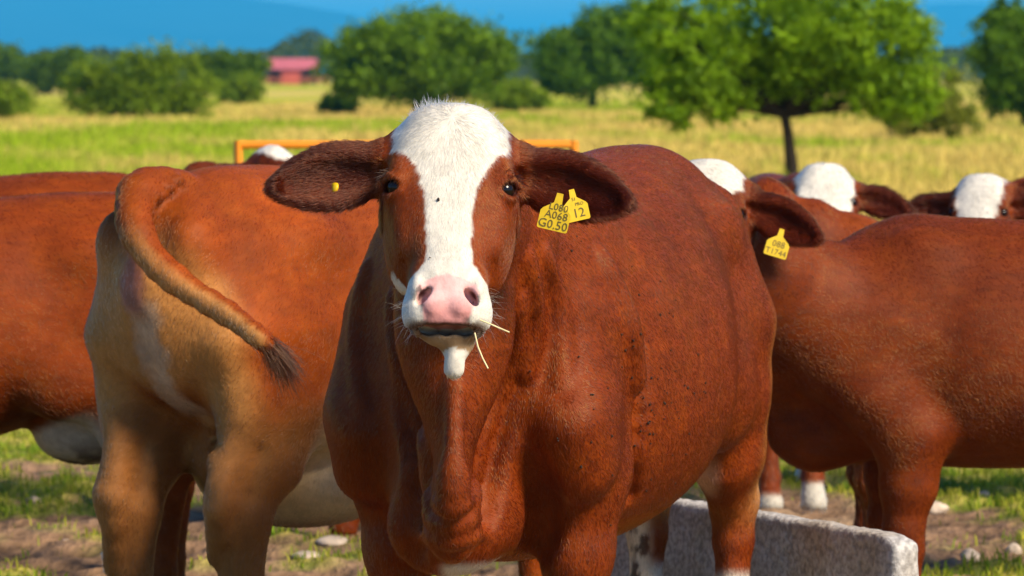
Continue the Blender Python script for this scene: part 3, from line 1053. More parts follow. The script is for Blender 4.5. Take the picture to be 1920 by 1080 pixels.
tail_b[2:, 3:] *= (1 + 0.07 * np.sin(np.arange(len(tail_b) - 2) * 2.1))[:, None]

cowB = build_cow("cow", "orange-brown cow with tan hindquarters turned away, tail swung across its thigh", B_BASE, B_F, B_SC,
                 (B_BASE[0] + B_F[0] * 1.22, B_BASE[1] + B_F[1] * 1.22, 0.72), B_F, math.radians(62),
                 coat=make_coat(np.array([0.205, 0.037, 0.0024]), True, rear=rear_tan, belly=belly_cream, seed=12, socks=False), res=0.0165, detail=False,
                 hairs=210000, hair_len=0.0115, hair_w=0.00042, tail=tail_b, legs=dict(hr=(0.0, 0.03)), extra=extra_rump)


def udder_pale(p, n, col, N1, N2):
    w = sstep(0.20, 0.14, np.hypot(p[:, 0] + 0.44, p[:, 1]) - 0.12) * sstep(0.025, -0.01, p[:, 2] - 0.68 + 0.45 * (p[:, 0] + 0.40)) * sstep(0.42, 0.48, p[:, 2])
    uc = mix(np.repeat(np.array([[0.52, 0.38, 0.26]]), len(p), 0), np.array([[0.13, 0.08, 0.06]]), sstep(0.42, 0.58, N2) * sstep(0.66, 0.56, p[:, 2]))
    return mix(col, uc, w)


def extra_udder(S, H, c):
    S.ell((-0.50, 0, 0.71), (0.14, 0.11, 0.08), k=0.05)


cowC = build_cow("cow", "dark red-brown cow standing side-on with a pale udder, beside the tan-rumped cow", (-1.66, 13.0), unit(-1, 0), 0.885,
                 (-1.66 - 1.15, 12.9, 1.0), (-1, -0.1), math.radians(45), torso=TORSO_UP, coat=make_coat(RED * 1.1, True, belly=udder_pale, seed=31, socks=False), res=0.02, detail=False,
                 hairs=120000, hair_len=0.011, hair_w=0.00045, extra=extra_udder)
cowD = build_cow("cow", "red-brown cow with white feet, only its back and a hind leg seen past two others", (-1.87, 14.75), unit(-1, 0.03), 0.90,
                 (-1.87 - 1.17, 14.7, 1.05), (-1, 0.0), math.radians(45), torso=TORSO_UP, coat=make_coat(RED * 1.05, True, seed=41, socks=False,
                 patches=lambda p, n, col, N1, N2: mix(col, WHITE, sstep(0.145, 0.125, p[:, 2]))), res=0.022, detail=False,
                 hairs=40000, hair_len=0.015, hair_w=0.0008, legs=dict(hr=(0.05, 0)))
cowE = build_cow("cow", "red-brown cow standing side-on behind the concrete wall, one tag in its cupped ear", (1.56, 12.55), unit(-1, -0.04), 0.86,
                 P(1322, 288, 12.15), unit(-0.18, -1), math.radians(25), torso=TORSO_UP, coat=make_coat(RED * 0.82, True, seed=51, socks=False, earcol=RED * 0.55), res=0.017, fine=0.011, detail=True,
                 hairs=220000, hair_len=0.0105, hair_w=0.00042, ears=(0.05, 0.095), neck_dz=-0.13)
cowF = build_cow("cow", "white-faced cow looking over the back of the side-on cow, close to the dark trunk", (1.02, 17.3), unit(0.03, -1), 0.85,
                 P(1547, 297, 16.3), unit(0.02, -1), math.radians(30), torso=TORSO_UP, coat=make_coat(RED * 0.85, True, seed=61, socks=False, blz=[(-0.1, 0.12), (0.15, 0.12), (0.25, 0.10), (0.35, 0.09), (0.42, 0.2), (0.6, 0.3)],
                 patches=lambda p, n, col, N1, N2: mix(col, WHITE * 0.7, sstep(0.13, 0.10, p[:, 2] + 0.05 * (p[:, 1] < 0)))), res=0.022, fine=0.015, detail=True,
                 hairs=30000, hair_len=0.022, hair_w=0.0012, legs=dict(fl=(0, -0.11), fr=(0, 0.10)), ears=(0.06, 0.05))
cowG = build_cow("cow", "plain brown cow with a fuzzy poll, just seen above a cupped ear", (1.58, 14.4), unit(-1, 0.0), 0.78,
                 P(1428, 322, 14.3), unit(-1, 0.25), math.radians(40), torso=TORSO_UP, coat=make_coat(RED * 0.95, False, seed=71, socks=False), res=0.022, detail=False,
                 hairs=25000, hair_len=0.022, hair_w=0.0011)
cowH = build_cow("cow", "white-faced cow with a brown cheek patch looking over the side-on cow, apart from the trunk", (2.83, 17.0), unit(-1, 0.05), 0.85,
                 P(1838, 318, 16.8), unit(-0.30, -1), math.radians(28), torso=TORSO_UP, coat=make_coat(RED * 0.85, True, seed=81, socks=False, blz=[(-0.1, 0.10), (0.12, 0.10), (0.2, 0.085), (0.35, 0.07), (0.42, 0.2), (0.6, 0.3)]),
                 res=0.022, fine=0.015, detail=True, hairs=25000, hair_len=0.022, hair_w=0.0012)
cowI = build_cow("cow", "brown cow with a white poll standing in front of the orange rail", (-1.93, 16.9), unit(1, 0.1), 0.80,
                 P(518, 262, 17.0), unit(0.9, 0.45), math.radians(42), torso=TORSO_UP, coat=make_coat(RED * 0.6, True, seed=91, socks=False), res=0.022, detail=False,
                 hairs=20000, hair_len=0.022, hair_w=0.0012)
cowJ = build_cow("cow", "plain brown cow with only the tip of its poll above the tan-rumped cow", (-0.09, 16.0), unit(-1, 0.0), 0.78,
                 P(378, 292, 16.0), unit(-0.6, 1), math.radians(40), torso=TORSO_UP, coat=make_coat(RED * 0.75, False, seed=95, socks=False), res=0.022, detail=False,
                 hairs=20000, hair_len=0.022, hair_w=0.0012)


# ------------------------------------------------------------------ ground
def grow_axis(lo, hi, step, far_lo, far_hi, ratio=1.16):
    a = list(np.arange(lo, hi, step))
    x, st = a[-1], step
    while x < far_hi:
        st *= ratio; x += st; a.append(x)
    x, st = a[0], step
    b = []
    while x > far_lo:
        st *= ratio; x -= st; b.append(x)
    return np.array(b[::-1] + a)


def ground_fields(x, y):
    """height and share of grass of the trampled ground"""
    p = np.stack([x, y, np.zeros_like(x)], -1)
    n1 = fbm(p * np.array([0.9, 0.55, 1]), 4, 101); n2 = fbm(p * 3.1, 3, 111); n3 = fbm(p * 9.0, 3, 117)
    far = sstep(24.0, 30.0, y + 6 * (n1 - 0.5))
    g = sstep(0.49, 0.58, n1 * 0.55 + n2 * 0.45)
    g = np.maximum(g, far)
    h = 0.05 * (n1 - 0.5) + 0.09 * (n2 - 0.5) + 0.085 * (n3 - 0.5) * (1 - far)
    near = sstep(60, 20, np.hypot(x, y - 16))
    return h * near - 0.015 * near, g, far, n1, n2, n3


gx = grow_axis(-3.4, 3.4, 0.045, -34000, 34000, 1.18)
gy = grow_axis(10.0, 26.0, 0.055, -1500, 38000, 1.18)
GX, GY = np.meshgrid(gx, gy, indexing='ij')
h, g, far, n1, n2, n3 = ground_fields(GX.ravel(), GY.ravel())
gv = np.stack([GX.ravel(), GY.ravel(), h], -1)
ii = np.arange(len(gx) * len(gy)).reshape(len(gx), len(gy))
gq = np.stack([ii[:-1, :-1], ii[1:, :-1], ii[1:, 1:], ii[:-1, 1:]], -1).reshape(-1, 4)
MUD = np.array([0.185, 0.112, 0.066])
mud = MUD * (0.25 + 1.5 * n3)[:, None]
mud = mix(mud, np.array([[0.30, 0.21, 0.125]]), sstep(0.5, 0.7, n2) * 0.5)
grs = mix(np.array([[0.15, 0.20, 0.016]]), np.array([[0.33, 0.30, 0.045]]), sstep(0.35, 0.7, n3))
gcol = mix(mud, grs, g * 0.8)
big = fbm(np.stack([GX.ravel() / 9, GY.ravel() / 26, 0 * h], -1), 3, 131); big2 = fbm(np.stack([GX.ravel() / 2.2, GY.ravel() / 7, 0 * h], -1), 3, 141)
fcol = mix(np.array([[0.36, 0.37, 0.018]]), np.array([[0.56, 0.41, 0.10]]), sstep(0.42, 0.62, big * 0.6 + big2 * 0.4))
gcol = mix(gcol, fcol, far)
M_GROUND = mat_vcol("ground_soil", rough=0.95, spec=0.08, noise=0.40, scale=(16, 9, 16), bump=0.9, bdist=0.05)
ground = np_mesh("ground", gv, gq, M_GROUND, None, True, gcol)
tag(ground, kind="structure")


def gz(x, y):
    return float(ground_fields(np.array([x]), np.array([y]))[0][0])


# ------------------------------------------------------------------ grass
def blades(name, X, Y, hgt, wid, cols, lean=0.35, label=None, mat=None, z=None):
    n = len(X)
    a = RNG.uniform(0, 2 * math.pi, n)
    dx, dy = np.cos(a) * wid, np.sin(a) * wid
    la = RNG.uniform(0, 2 * math.pi, n); ll = RNG.uniform(0.1, 1, n) * lean * hgt
    tx, ty = np.cos(la) * ll, np.sin(la) * ll
    v = np.zeros((n, 5, 3))
    v[:, 0] = np.stack([X - dx, Y - dy, z - 0.01], -1); v[:, 1] = np.stack([X + dx, Y + dy, z - 0.01], -1)
    v[:, 2] = np.stack([X + dx * .8 + tx * .35, Y + dy * .8 + ty * .35, z + hgt * .6], -1)
    v[:, 3] = np.stack([X - dx * .8 + tx * .35, Y - dy * .8 + ty * .35, z + hgt * .6], -1)
    v[:, 4] = np.stack([X + tx, Y + ty, z + hgt * RNG.uniform(0.85, 1.0, n)], -1)
    b = np.arange(n)[:, None] * 5
    t = np.concatenate([b + np.array([0, 1, 2]), b + np.array([0, 2, 3]), b + np.array([3, 2, 4])])
    c = np.repeat(cols, 5, 0)
    o = np_mesh(name, v.reshape(-1, 3), t, mat, None, False, c)
    tag(o, label, "grass", None, "stuff")
    return o


M_GRASS = mat_vcol("grass_blade", rough=0.7, spec=0.15, noise=0.12, scale=(3, 3, 3), bump=0, transl=0.35)
# short grass of the trampled yard
nb = 270000
X = RNG.uniform(-3.6, 3.6, nb); Y = RNG.uniform(11.5, 30, nb)
h, g, far, n1, n2, n3 = ground_fields(X, Y)
k = RNG.random(nb) < np.clip(g * 1.1 - 0.08, 0.012, 1)
X, Y, h, n2, n3 = X[k], Y[k], h[k], n2[k], n3[k]
cg = mix(np.array([[0.12, 0.23, 0.008]]), np.array([[0.38, 0.36, 0.04]]), np.clip(sstep(0.40, 0.7, n3) * 0.7 + RNG.random(len(X)) * 0.4, 0, 1)) * RNG.uniform(0.7, 1.25, len(X))[:, None]
blades("yard_grass", X, Y, RNG.uniform(0.012, 0.05, len(X)), RNG.uniform(0.002, 0.0042, len(X)), cg, 0.9, "short green grass growing in patches on the trampled yard", M_GRASS, h)
# tall pasture grass behind the herd
nb = 260000
Y = 27.0 * (9.0 ** RNG.random(nb)); X = RNG.uniform(-1, 1, nb); X = np.sign(X) * np.abs(X) ** 1.5 * (Y * 0.26 + 3.0)
b1 = fbm(np.stack([X / 9, Y / 26, 0 * X], -1), 3, 131) * 0.6 + fbm(np.stack([X / 2.2, Y / 7, 0 * X], -1), 3, 141) * 0.4
tuft = fbm(np.stack([X * 1.3, Y * 0.6, 0 * X], -1), 2, 151)
cg = mix(np.array([[0.27, 0.37, 0.010]]), np.array([[0.62, 0.46, 0.12]]), np.clip(sstep(0.38, 0.57, b1) + RNG.normal(0, 0.16, nb), 0, 1)) * RNG.uniform(0.75, 1.25, nb)[:, None]
hh, *_ = ground_fields(X, Y)
blades("pasture_grass", X, Y, (0.07 + 0.34 * tuft ** 2 * RNG.uniform(0.5, 1.4, nb)), 0.004 + Y * 0.00012, cg, 0.6, "tall yellow-green pasture grass behind the herd", M_GRASS, hh)

# ------------------------------------------------------------------ trees and bushes
M_LEAF = mat_vcol("leaf", rough=0.6, spec=0.2, noise=0.15, scale=(2, 2, 2), bump=0, transl=0.45)
M_BARK = mat_plain("bark", (0.028, 0.020, 0.014), 0.9, noise=0.5, scale=14, bump=0.8, spec=0.1)


def tube_mesh(paths, seg=7):
    vs, fs = [], []
    for path in paths:
        path = np.array(path, float); base = len(vs)
        for i, q in enumerate(path):
            t = path[min(i + 1, len(path) - 1)][:3] - path[max(i - 1, 0)][:3]; t /= max(np.linalg.norm(t), 1e-9)
            u = np.cross(t, (0.3, 1, 0.1)); u /= np.linalg.norm(u); w = np.cross(t, u)
            for k in range(seg):
                an = 2 * math.pi * k / seg
                rr = q[3] * (1 + 0.12 * math.sin(3 * an + i))
                vs.append(q[:3] + rr * (math.cos(an) * u + math.sin(an) * w))
        for i in range(len(path) - 1):
            for k in range(seg):
                a = base + i * seg + k; b = base + i * seg + (k + 1) % seg
                fs.append((a, b, b + seg, a + seg))
    return np.array(vs), np.array(fs)


def make_tree(name, label, cat, group, base, lobes, leaf, nleaf, trunk_r=0.1, fork=0.45, col=(0.042, 0.125, 0.002), col2=(0.27, 0.43, 0.005), lean=0.0, seed=0, trunk=True, cluster=0.16):
    """lobes: (x, y, z, rx, ry, rz) relative to base in metres"""
    rng = np.random.default_rng(seed + 500)
    root = empty(name, (base[0], base[1], 0))
    tag(root, label, cat, group)
    lobes = np.array(lobes, float)
    vol = np.prod(lobes[:, 3:], 1) ** 0.75
    # leaf clusters, denser near the outside of each lobe
    ncl = max(40, nleaf // 45)
    li = rng.choice(len(lobes), ncl, p=vol / vol.sum())
    d = rng.normal(0, 1, (ncl, 3)); d /= np.linalg.norm(d, axis=1)[:, None]
    r = rng.uniform(0.25, 1.0, ncl) ** 0.5 * (1 + 0.10 * rng.normal(0, 1, ncl))
    cc = lobes[li, :3] + d * r[:, None] * lobes[li, 3:]
    size = cluster * lobes[li, 3:].mean(1) * rng.uniform(0.7, 1.5, ncl)
    per = rng.integers(0, ncl, nleaf)
    p = cc[per] + rng.normal(0, 1, (nleaf, 3)) * size[per][:, None] * np.array([1, 1, 0.75])
    p[:, 2] = np.maximum(p[:, 2], 0.05)
    a = rng.normal(0, 1, (nleaf, 3)); a /= np.linalg.norm(a, axis=1)[:, None]
    b = np.cross(a, rng.normal(0, 1, (nleaf, 3))); b /= np.linalg.norm(b, axis=1)[:, None]
    L = leaf * rng.uniform(0.6, 1.4, nleaf)[:, None]
    v = np.stack([p - a * L, p + b * L * 0.45, p + a * L, p - b * L * 0.45], 1)
    f = np.arange(nleaf * 4).reshape(-1, 4)
    tone = np.clip(0.5 * rng.random(ncl)[per] + 0.3 * rng.random(nleaf) + 0.35 * fbm(p / max(lobes[:, 3].max(), 0.5) * 2.5 + seed, 2, seed), 0, 1)
    c = mix(np.array([col]), np.array([col2]), tone) * rng.uniform(0.8, 1.2, nleaf)[:, None]
    np_mesh("crown", v.reshape(-1, 3), f, M_LEAF, root, False, np.repeat(c, 4, 0))
    # trunk and limbs
    top = lobes[:, :3].mean(0)
    fz = fork * top[2]
    mid = np.array([lean * 0.6, 0, fz * 0.55]); fk = np.array([lean, 0, fz])
    paths = [dense([(0, 0, -0.1, trunk_r * 1.35), (*mid, trunk_r * 0.95), (*fk, trunk_r * 0.9)], 8)]
    for l in lobes:
        for q in range(3):
            e = l[:3] + rng.normal(0, 0.35, 3) * l[3:]
            m_ = fk * 0.45 + e * 0.55 + np.array([0, 0, 0.10 * l[5]])
            paths.append(dense([(*fk, trunk_r * 0.62), (*m_, trunk_r * 0.34), (*e, trunk_r * 0.08)], 7))
    tv, tf = tube_mesh(paths)
    np_mesh("trunk", tv, tf, M_BARK, root, True)
    return root


def tree_px(name, label, cat, group, px, base_py, d, blobs, leaf_px=5, nleaf=9000, **kw):
    """blobs in pixels: (cx, cy, rx, ry) of the 1920 frame; depth of each lobe equals its width"""
    s = F_PX / d
    bx = (px - 960) / s
    lob = []
    for i, (cx, cy, rx, ry) in enumerate(blobs):
        rr = random.Random(i * 7 + int(px))
        lob.append(((cx - px) / s, rr.uniform(-0.4, 0.4) * rx / s, EYE - (cy - HORIZON) / s, rx / s, rx / s * 0.9, ry / s))
    return make_tree(name, label, cat, group, (bx, d), lob, leaf_px / s, nleaf, seed=int(px) + int(d), **kw)


G_FAR = "trees of the pasture"
tree_px("mesquite_tree", "spreading green tree on a bent dark trunk behind the white-faced cow", "tree", G_FAR, 1490, 345, ground_d(345),
        [(1320, 120, 130, 95), (1290, 185, 105, 50), (1430, 50, 160, 90), (1570, 55, 150, 100), (1660, 100, 115, 100), (1540, 140, 140, 70), (1410, 150, 130, 65), (1680, 180, 100, 50), (1260, 50, 90, 60)],
        leaf_px=6.5, nleaf=42000, trunk_r=0.085, fork=0.56, lean=-0.14, cluster=0.10)
tree_px("mesquite_tree", "broad rounded dense tree with dark trunk above the front cow's poll", "tree", G_FAR, 785, 216, ground_d(216),
        [(700, 110, 95, 70), (790, 80, 110, 65), (880, 105, 90, 70), (790, 140, 130, 50), (930, 110, 45, 40), (660, 150, 50, 40)],
        leaf_px=6, nleaf=30000, trunk_r=0.22, fork=0.42, cluster=0.13, col=(0.036, 0.100, 0.002), col2=(0.19, 0.32, 0.005))
tree_px("mesquite_tree", "dark dense tree standing between the broad rounded tree and the bent-trunk tree", "tree", G_FAR, 1110, 205, ground_d(205),
        [(1090, 110, 90, 70), (1170, 80, 100, 75), (1225, 90, 90, 85), (1050, 140, 50, 40)], leaf_px=6, nleaf=24000, trunk_r=0.2, cluster=0.13, col=(0.034, 0.098, 0.002), col2=(0.16, 0.29, 0.005))
tree_px("mesquite_tree", "dark green tree past the olive shrub beside the bent-trunk tree", "tree", G_FAR, 1925, 240, ground_d(240),
        [(1890, 90, 70, 80), (1960, 100, 90, 90), (1920, 160, 80, 60), (1885, 40, 45, 40)], leaf_px=6, nleaf=20000, trunk_r=0.16, cluster=0.13, col=(0.034, 0.098, 0.002), col2=(0.16, 0.29, 0.005))
tree_px("shrub", "light olive shrub growing right beside the bent-trunk tree", "shrub", "shrubs of the pasture", 1740, 262, ground_d(262),
        [(1740, 190, 70, 65), (1700, 215, 60, 40), (1790, 220, 45, 35)], leaf_px=5.5, nleaf=6000, trunk_r=0.05, fork=0.2, cluster=0.17, col=(0.10, 0.14, 0.010), col2=(0.24, 0.26, 0.02))
SH = [
    ("wide yellow-green shrub clump in the pasture", 240, 222, [(170, 165, 60, 48), (240, 140, 70, 50), (320, 150, 75, 55), (370, 180, 45, 38), (260, 190, 120, 30)], 13000, 0),
    ("dark rounded shrub behind the wide yellow-green shrub clump", 425, 190, [(420, 135, 60, 38), (460, 130, 40, 30)], 6000, 1),
    ("small round bright shrub below the barn", 455, 198, [(455, 168, 40, 27)], 4000, 0),
    ("dark shrub between the wide shrub clump and the frame of far woods", 110, 178, [(95, 135, 45, 38), (130, 125, 40, 32)], 5000, 1),
    ("tall dark shrub mass against the far woods by the bare tan patch", 25, 172, [(10, 120, 55, 38), (-40, 115, 60, 45), (55, 130, 30, 28)], 6000, 1),
    ("low green shrub at the edge of the bare tan patch", 18, 222, [(15, 190, 48, 30), (-30, 180, 40, 38)], 5000, 0),
    ("small pale shrub at the foot of the broad rounded tree", 970, 212, [(965, 180, 50, 32), (1005, 190, 28, 20)], 5000, 0),
    ("small shrub tucked under the crown edge of the broad rounded tree", 635, 214, [(635, 196, 32, 20)], 3000, 1),
]
for lb, px, by, bl, nl, dk in SH:
    tree_px("shrub", lb, "shrub", "shrubs of the pasture", px, by, ground_d(by), bl, leaf_px=5, nleaf=nl, trunk_r=0.06, fork=0.2, cluster=0.16,
            col=(0.030, 0.080, 0.002) if dk else (0.055, 0.125, 0.003), col2=(0.13, 0.22, 0.005) if dk else (0.24, 0.33, 0.007))
# far woods along the edge of the plain: one mass
rng = np.random.default_rng(77)
nl = 100000
d_w = rng.uniform(880, 1250, nl); pxw = rng.uniform(-2200, 4100, nl)
sw = F_PX / d_w
topz = 4.2 + 3.4 * fbm(np.stack([pxw / 95, d_w * 0, d_w * 0], -1), 3, 5) + 4.5 * np.exp(-((pxw - 575) / 55) ** 2)
zz = rng.random(nl) ** 0.6 * topz
cw = np.stack([(pxw - 960) / sw, d_w, zz], -1)
aw = rng.normal(0, 1, (nl, 3)); aw /= np.linalg.norm(aw, axis=1)[:, None]
bw = np.cross(aw, rng.normal(0, 1, (nl, 3))); bw /= np.linalg.norm(bw, axis=1)[:, None]
Lw = rng.uniform(0.35, 0.9, nl)[:, None]
vw = np.stack([cw - aw * Lw, cw + bw * Lw * 0.6, cw + aw * Lw, cw - bw * Lw * 0.6], 1)
cwc = mix(np.array([[0.030, 0.055, 0.014]]), np.array([[0.075, 0.105, 0.020]]), rng.random(nl))
woods = np_mesh("far_woods", vw.reshape(-1, 3), np.arange(nl * 4).reshape(-1, 4), M_LEAF, None, False, np.repeat(cwc, 4, 0))
tag(woods, "dark line of far woods at the edge of the plain", "woods", None, "stuff")

# ------------------------------------------------------------------ barn far behind
bd = 760.0
bs = F_PX / bd
barn = empty("barn", ((548 - 960) / bs, bd, 0), 0)
tag(barn, "open-sided barn with a faded red metal roof far across the pasture", "barn")
M_ROOF = mat_plain("faded_red_roof", (0.48, 0.12, 0.13), 0.5, noise=0.2, scale=0.6)
M_RWALL = mat_plain("red_wall", (0.45, 0.075, 0.06), 0.8, noise=0.2, scale=0.8)
M_DWOOD = mat_plain("dark_timber", (0.03, 0.02, 0.016), 0.9, noise=0.3, scale=2)
hw_, dep = 4.25, 5.0
bm = bmesh.new()
pr = [(-hw_, -dep, 2.55), (hw_, -dep, 2.55), (hw_, 0, 4.3), (-hw_, 0, 4.3), (-hw_, dep, 2.55), (hw_, dep, 2.55)]
vv = [bm.verts.new(q) for q in pr]; v2 = [bm.verts.new((q[0], q[1], q[2] - 0.12)) for q in pr]
for q in ((0, 1, 2, 3), (3, 2, 5, 4)):
    bm.faces.new([vv[i] for i in q]); bm.faces.new([v2[i] for i in q][::-1])
for a, b in ((0, 1), (1, 2), (2, 5), (5, 4), (4, 3), (3, 0)):
    bm.faces.new([vv[a], v2[a], v2[b], vv[b]])
bmesh.ops.recalc_face_normals(bm, faces=bm.faces)
roof = bm_obj("roof", bm, M_ROOF, barn)
for i in range(11):
    bm = bmesh.new()
    x = -hw_ + 0.25 + i * (2 * hw_ - 0.5) / 10
    box_bm(bm, (x, -dep / 2, 3.475), (0.09, math.hypot(dep, 1.75), 0.10), Matrix.Rotation(math.atan2(1.75, dep), 4, 'X'))
    bm_obj("roof_seam", bm, M_ROOF, roof)
bm = bmesh.new(); box_bm(bm, (0.1, -dep + 0.6, 1.25), (3.3, 0.2, 2.5)); bm_obj("wall", bm, M_RWALL, barn)
bm = bmesh.new(); box_bm(bm, (0, dep - 0.4, 1.25), (2 * hw_ - 0.6, 0.2, 2.5)); bm_obj("back_wall", bm, M_DWOOD, barn)
for x in (-hw_ + 0.3, -1.8, 2.0, hw_ - 0.3):
    bm = bmesh.new(); box_bm(bm, (x, -dep + 0.3, 1.25), (0.2, 0.2, 2.5)); bm_obj("post", bm, M_DWOOD, barn)
fence = empty("corral_fence", ((555 - 960) / bs, bd - 9, 0), 0)
tag(fence, "low rust-red corral fence in front of the far barn", "fence")
M_RUST = mat_plain("rusty_rail", (0.36, 0.085, 0.022), 0.8, noise=0.3, scale=1.5)
for z in (0.35, 0.75, 1.15):
    bm = bmesh.new(); box_bm(bm, (0, 0, z), (11.5, 0.08, 0.16)); bm_obj("rail", bm, M_RUST, fence)
for i in range(8):
    bm = bmesh.new(); box_bm(bm, (-5.6 + i * 1.6, 0.1, 0.6), (0.14, 0.1, 1.2)); bm_obj("post", bm, M_RUST, fence)

# ------------------------------------------------------------------ orange rail behind the herd
M_ORANGE = mat_plain("orange_paint", (0.72, 0.23, 0.008), 0.45, noise=0.14, scale=4)
rd = 21.5
rs = F_PX / rd
x0, x1 = (447 - 960) / rs, (1076 - 960) / rs
rz_ = EYE - (271 - HORIZON) / rs
feeder = empty("orange_rail", ((x0 + x1) / 2, rd, 0), 0)
tag(feeder, "orange painted metal rail panel standing behind the herd", "rail")
L = x1 - x0


def pipe(name, a, b, r, mat, parent, seg=14):
    v, f = tube_mesh([[(*a, r), (*(np.array(a) * .5 + np.array(b) * .5), r), (*b, r)]], seg)
    # plain round section
    return np_mesh(name, v, f, mat, parent, True)


for z in (rz_, rz_ - 0.34, rz_ - 0.68):
    pipe("rail", (-L / 2, 0, z), (L / 2, 0, z), 0.019, M_ORANGE, feeder)
for x in (-L / 2, L / 2):
    pipe("post", (x, 0, 0), (x, 0, rz_ + 0.018), 0.021, M_ORANGE, feeder)

# ------------------------------------------------------------------ concrete trough wall
m, nt, b = mat_new("rough_concrete")
tc = nt.nodes.new("ShaderNodeTexCoord")
n1_ = nt.nodes.new("ShaderNodeTexNoise"); n1_.inputs["Scale"].default_value = 70; n1_.inputs["Detail"].default_value = 8
n2_ = nt.nodes.new("ShaderNodeTexNoise"); n2_.inputs["Scale"].default_value = 5; n2_.inputs["Detail"].default_value = 5
nt.links.new(tc.outputs["Object"], n1_.inputs["Vector"]); nt.links.new(tc.outputs["Object"], n2_.inputs["Vector"])
r1 = nt.nodes.new("ShaderNodeValToRGB")
r1.color_ramp.elements[0].position = 0.36; r1.color_ramp.elements[0].color = (0.28, 0.262, 0.245, 1)
r1.color_ramp.elements[1].position = 0.62; r1.color_ramp.elements[1].color = (0.52, 0.495, 0.465, 1)
nt.links.new(n1_.outputs["Fac"], r1.inputs[0])
r2 = nt.nodes.new("ShaderNodeValToRGB")
r2.color_ramp.elements[0].position = 0.40; r2.color_ramp.elements[0].color = (0.75, 0.66, 0.52, 1)
r2.color_ramp.elements[1].position = 0.62; r2.color_ramp.elements[1].color = (1, 1, 1, 1)
nt.links.new(n2_.outputs["Fac"], r2.inputs[0])
mm = nt.nodes.new("ShaderNodeMixRGB"); mm.blend_type = 'MULTIPLY'; mm.inputs[0].default_value = 0.8
nt.links.new(r1.outputs[0], mm.inputs[1]); nt.links.new(r2.outputs[0], mm.inputs[2])
nt.links.new(mm.outputs[0], b.inputs["Base Color"])
b.inputs["Roughness"].default_value = 0.9
bp = nt.nodes.new("ShaderNodeBump"); bp.inputs["Strength"].default_value = 0.9; bp.inputs["Distance"].default_value = 0.006
nt.links.new(n1_.outputs["Fac"], bp.inputs["Height"]); nt.links.new(bp.outputs[0], b.inputs["Normal"])
M_CONC = m
A_ = P(1150, 912, 12.25); B_ = P(1702, 1003, 11.0)
A_[2] = 0; B_[2] = 0
dv = B_ - A_; Lw_ = np.linalg.norm(dv); yaw_w = math.atan2(dv[1], dv[0])
S = Sdf()
top = 0.49
S.sweep([(0.0, 0, 0.10, 0.055, 0.34), (Lw_ - 0.06, 0, 0.10, 0.045, 0.34)], side=(0, 1, 0), k=0.0, n=7)
S.sweep([(0.0, 0, 0.0, 0.10, 0.12), (Lw_ - 0.05, 0, 0.0, 0.10, 0.12)], side=(0, 1, 0), k=0.10, n=3)


def wall_sdf(q):
    # a slab with rounded, chipped edges
    dx = np.maximum(np.maximum(-q[:, 0], q[:, 0] - Lw_), 0)
    hy = 0.036 + 0.03 * np.clip(0.5 - q[:, 2], 0, 1)
    zt = top - 0.02 * np.clip((q[:, 0] - Lw_ + 0.10) / 0.1, 0, 1) ** 2
    r = 0.018
    ax = np.stack([np.abs(q[:, 0] - Lw_ / 2) - Lw_ / 2 + r, np.abs(q[:, 1]) - hy + r, np.abs(q[:, 2] - zt / 2 + 0.05) - zt / 2 - 0.05 + r], -1)
    d = np.linalg.norm(np.maximum(ax, 0), axis=1) + np.minimum(ax.max(1), 0) - r
    return d + 0.010 * (fbm(q * 14, 3, 201) - 0.5) + 0.004 * (fbm(q * 55, 2, 205) - 0.5)


class WS:
    def eval(s, p): return wall_sdf(p)


wv, wq = surface_nets(WS(), np.arange(-0.05, Lw_ + 0.06, 0.009), np.arange(-0.12, 0.13, 0.009), np.arange(-0.14, 0.56, 0.009))
wall = np_mesh("concrete_wall", wv, wq, M_CONC, None, True)
wall.location = tuple(A_); wall.rotation_euler = (0, 0, yaw_w)
tag(wall, "rough grey concrete trough wall with a worn end beside the front cow's hind leg", "wall")

# ------------------------------------------------------------------ stones
M_STONE = mat_plain("pale_stone", (0.46, 0.37, 0.29), 0.9, noise=0.3, scale=16, bump=0.6, spec=0.15)
ST = [(622, 1016, .055, .022), (572, 1042, .05, .016), (580, 968, .032, .022), (1755, 952, .05, .03), (1690, 990, .03, .025), (1822, 1035, .035, .028), (1905, 1030, .03, .025),
      (1740, 838, .05, .04), (1800, 832, .045, .03), (1720, 905, .05, .03), (1880, 845, .05, .03), (60, 935, .03, .02), (120, 1010, .03, .018), (15, 880, .035, .02), (500, 900, .03, .02), (1850, 925, .03, .02)]
for i, (px, py, rw, rh) in enumerate(ST):
    d = ground_d(py)
    x = (px - 960) * d / F_PX
    bm = bmesh.new()
    bmesh.ops.create_icosphere(bm, subdivisions=3, radius=1.0)
    rg = random.Random(i)
    off = np.array([rg.uniform(0, 50) for _ in range(3)])
    co = np.array([v.co[:] for v in bm.verts])
    nz = fbm(co * 1.6 + off, 3, 7)
    for v, q in zip(bm.verts, nz):
        v.co *= 0.72 + 0.56 * q
        v.co = Vector((v.co.x * rw * 1.0, v.co.y * rw * 0.9, v.co.z * rh))
    o = bm_obj("stone", bm, M_STONE, None, True)
    o.location = (x, d, gz(x, d) + rh * 0.25)
    o.rotation_euler = (rg.uniform(-.15, .15), rg.uniform(-.15, .15), rg.uniform(0, 6))
    side_lb = "pale flat stone on the trampled ground beside the tan-rumped cow" if px < 900 else "pale stone on the ground past the concrete wall"
    tag(o, side_lb, "stone", "stones by the tan-rumped cow" if px < 900 else "stones past the concrete wall")

# ------------------------------------------------------------------ mountains
M_MOUNT = mat_plain("forested_slope", (0.035, 0.060, 0.050), 0.95, noise=0.25, scale=0.002, spec=0.0)


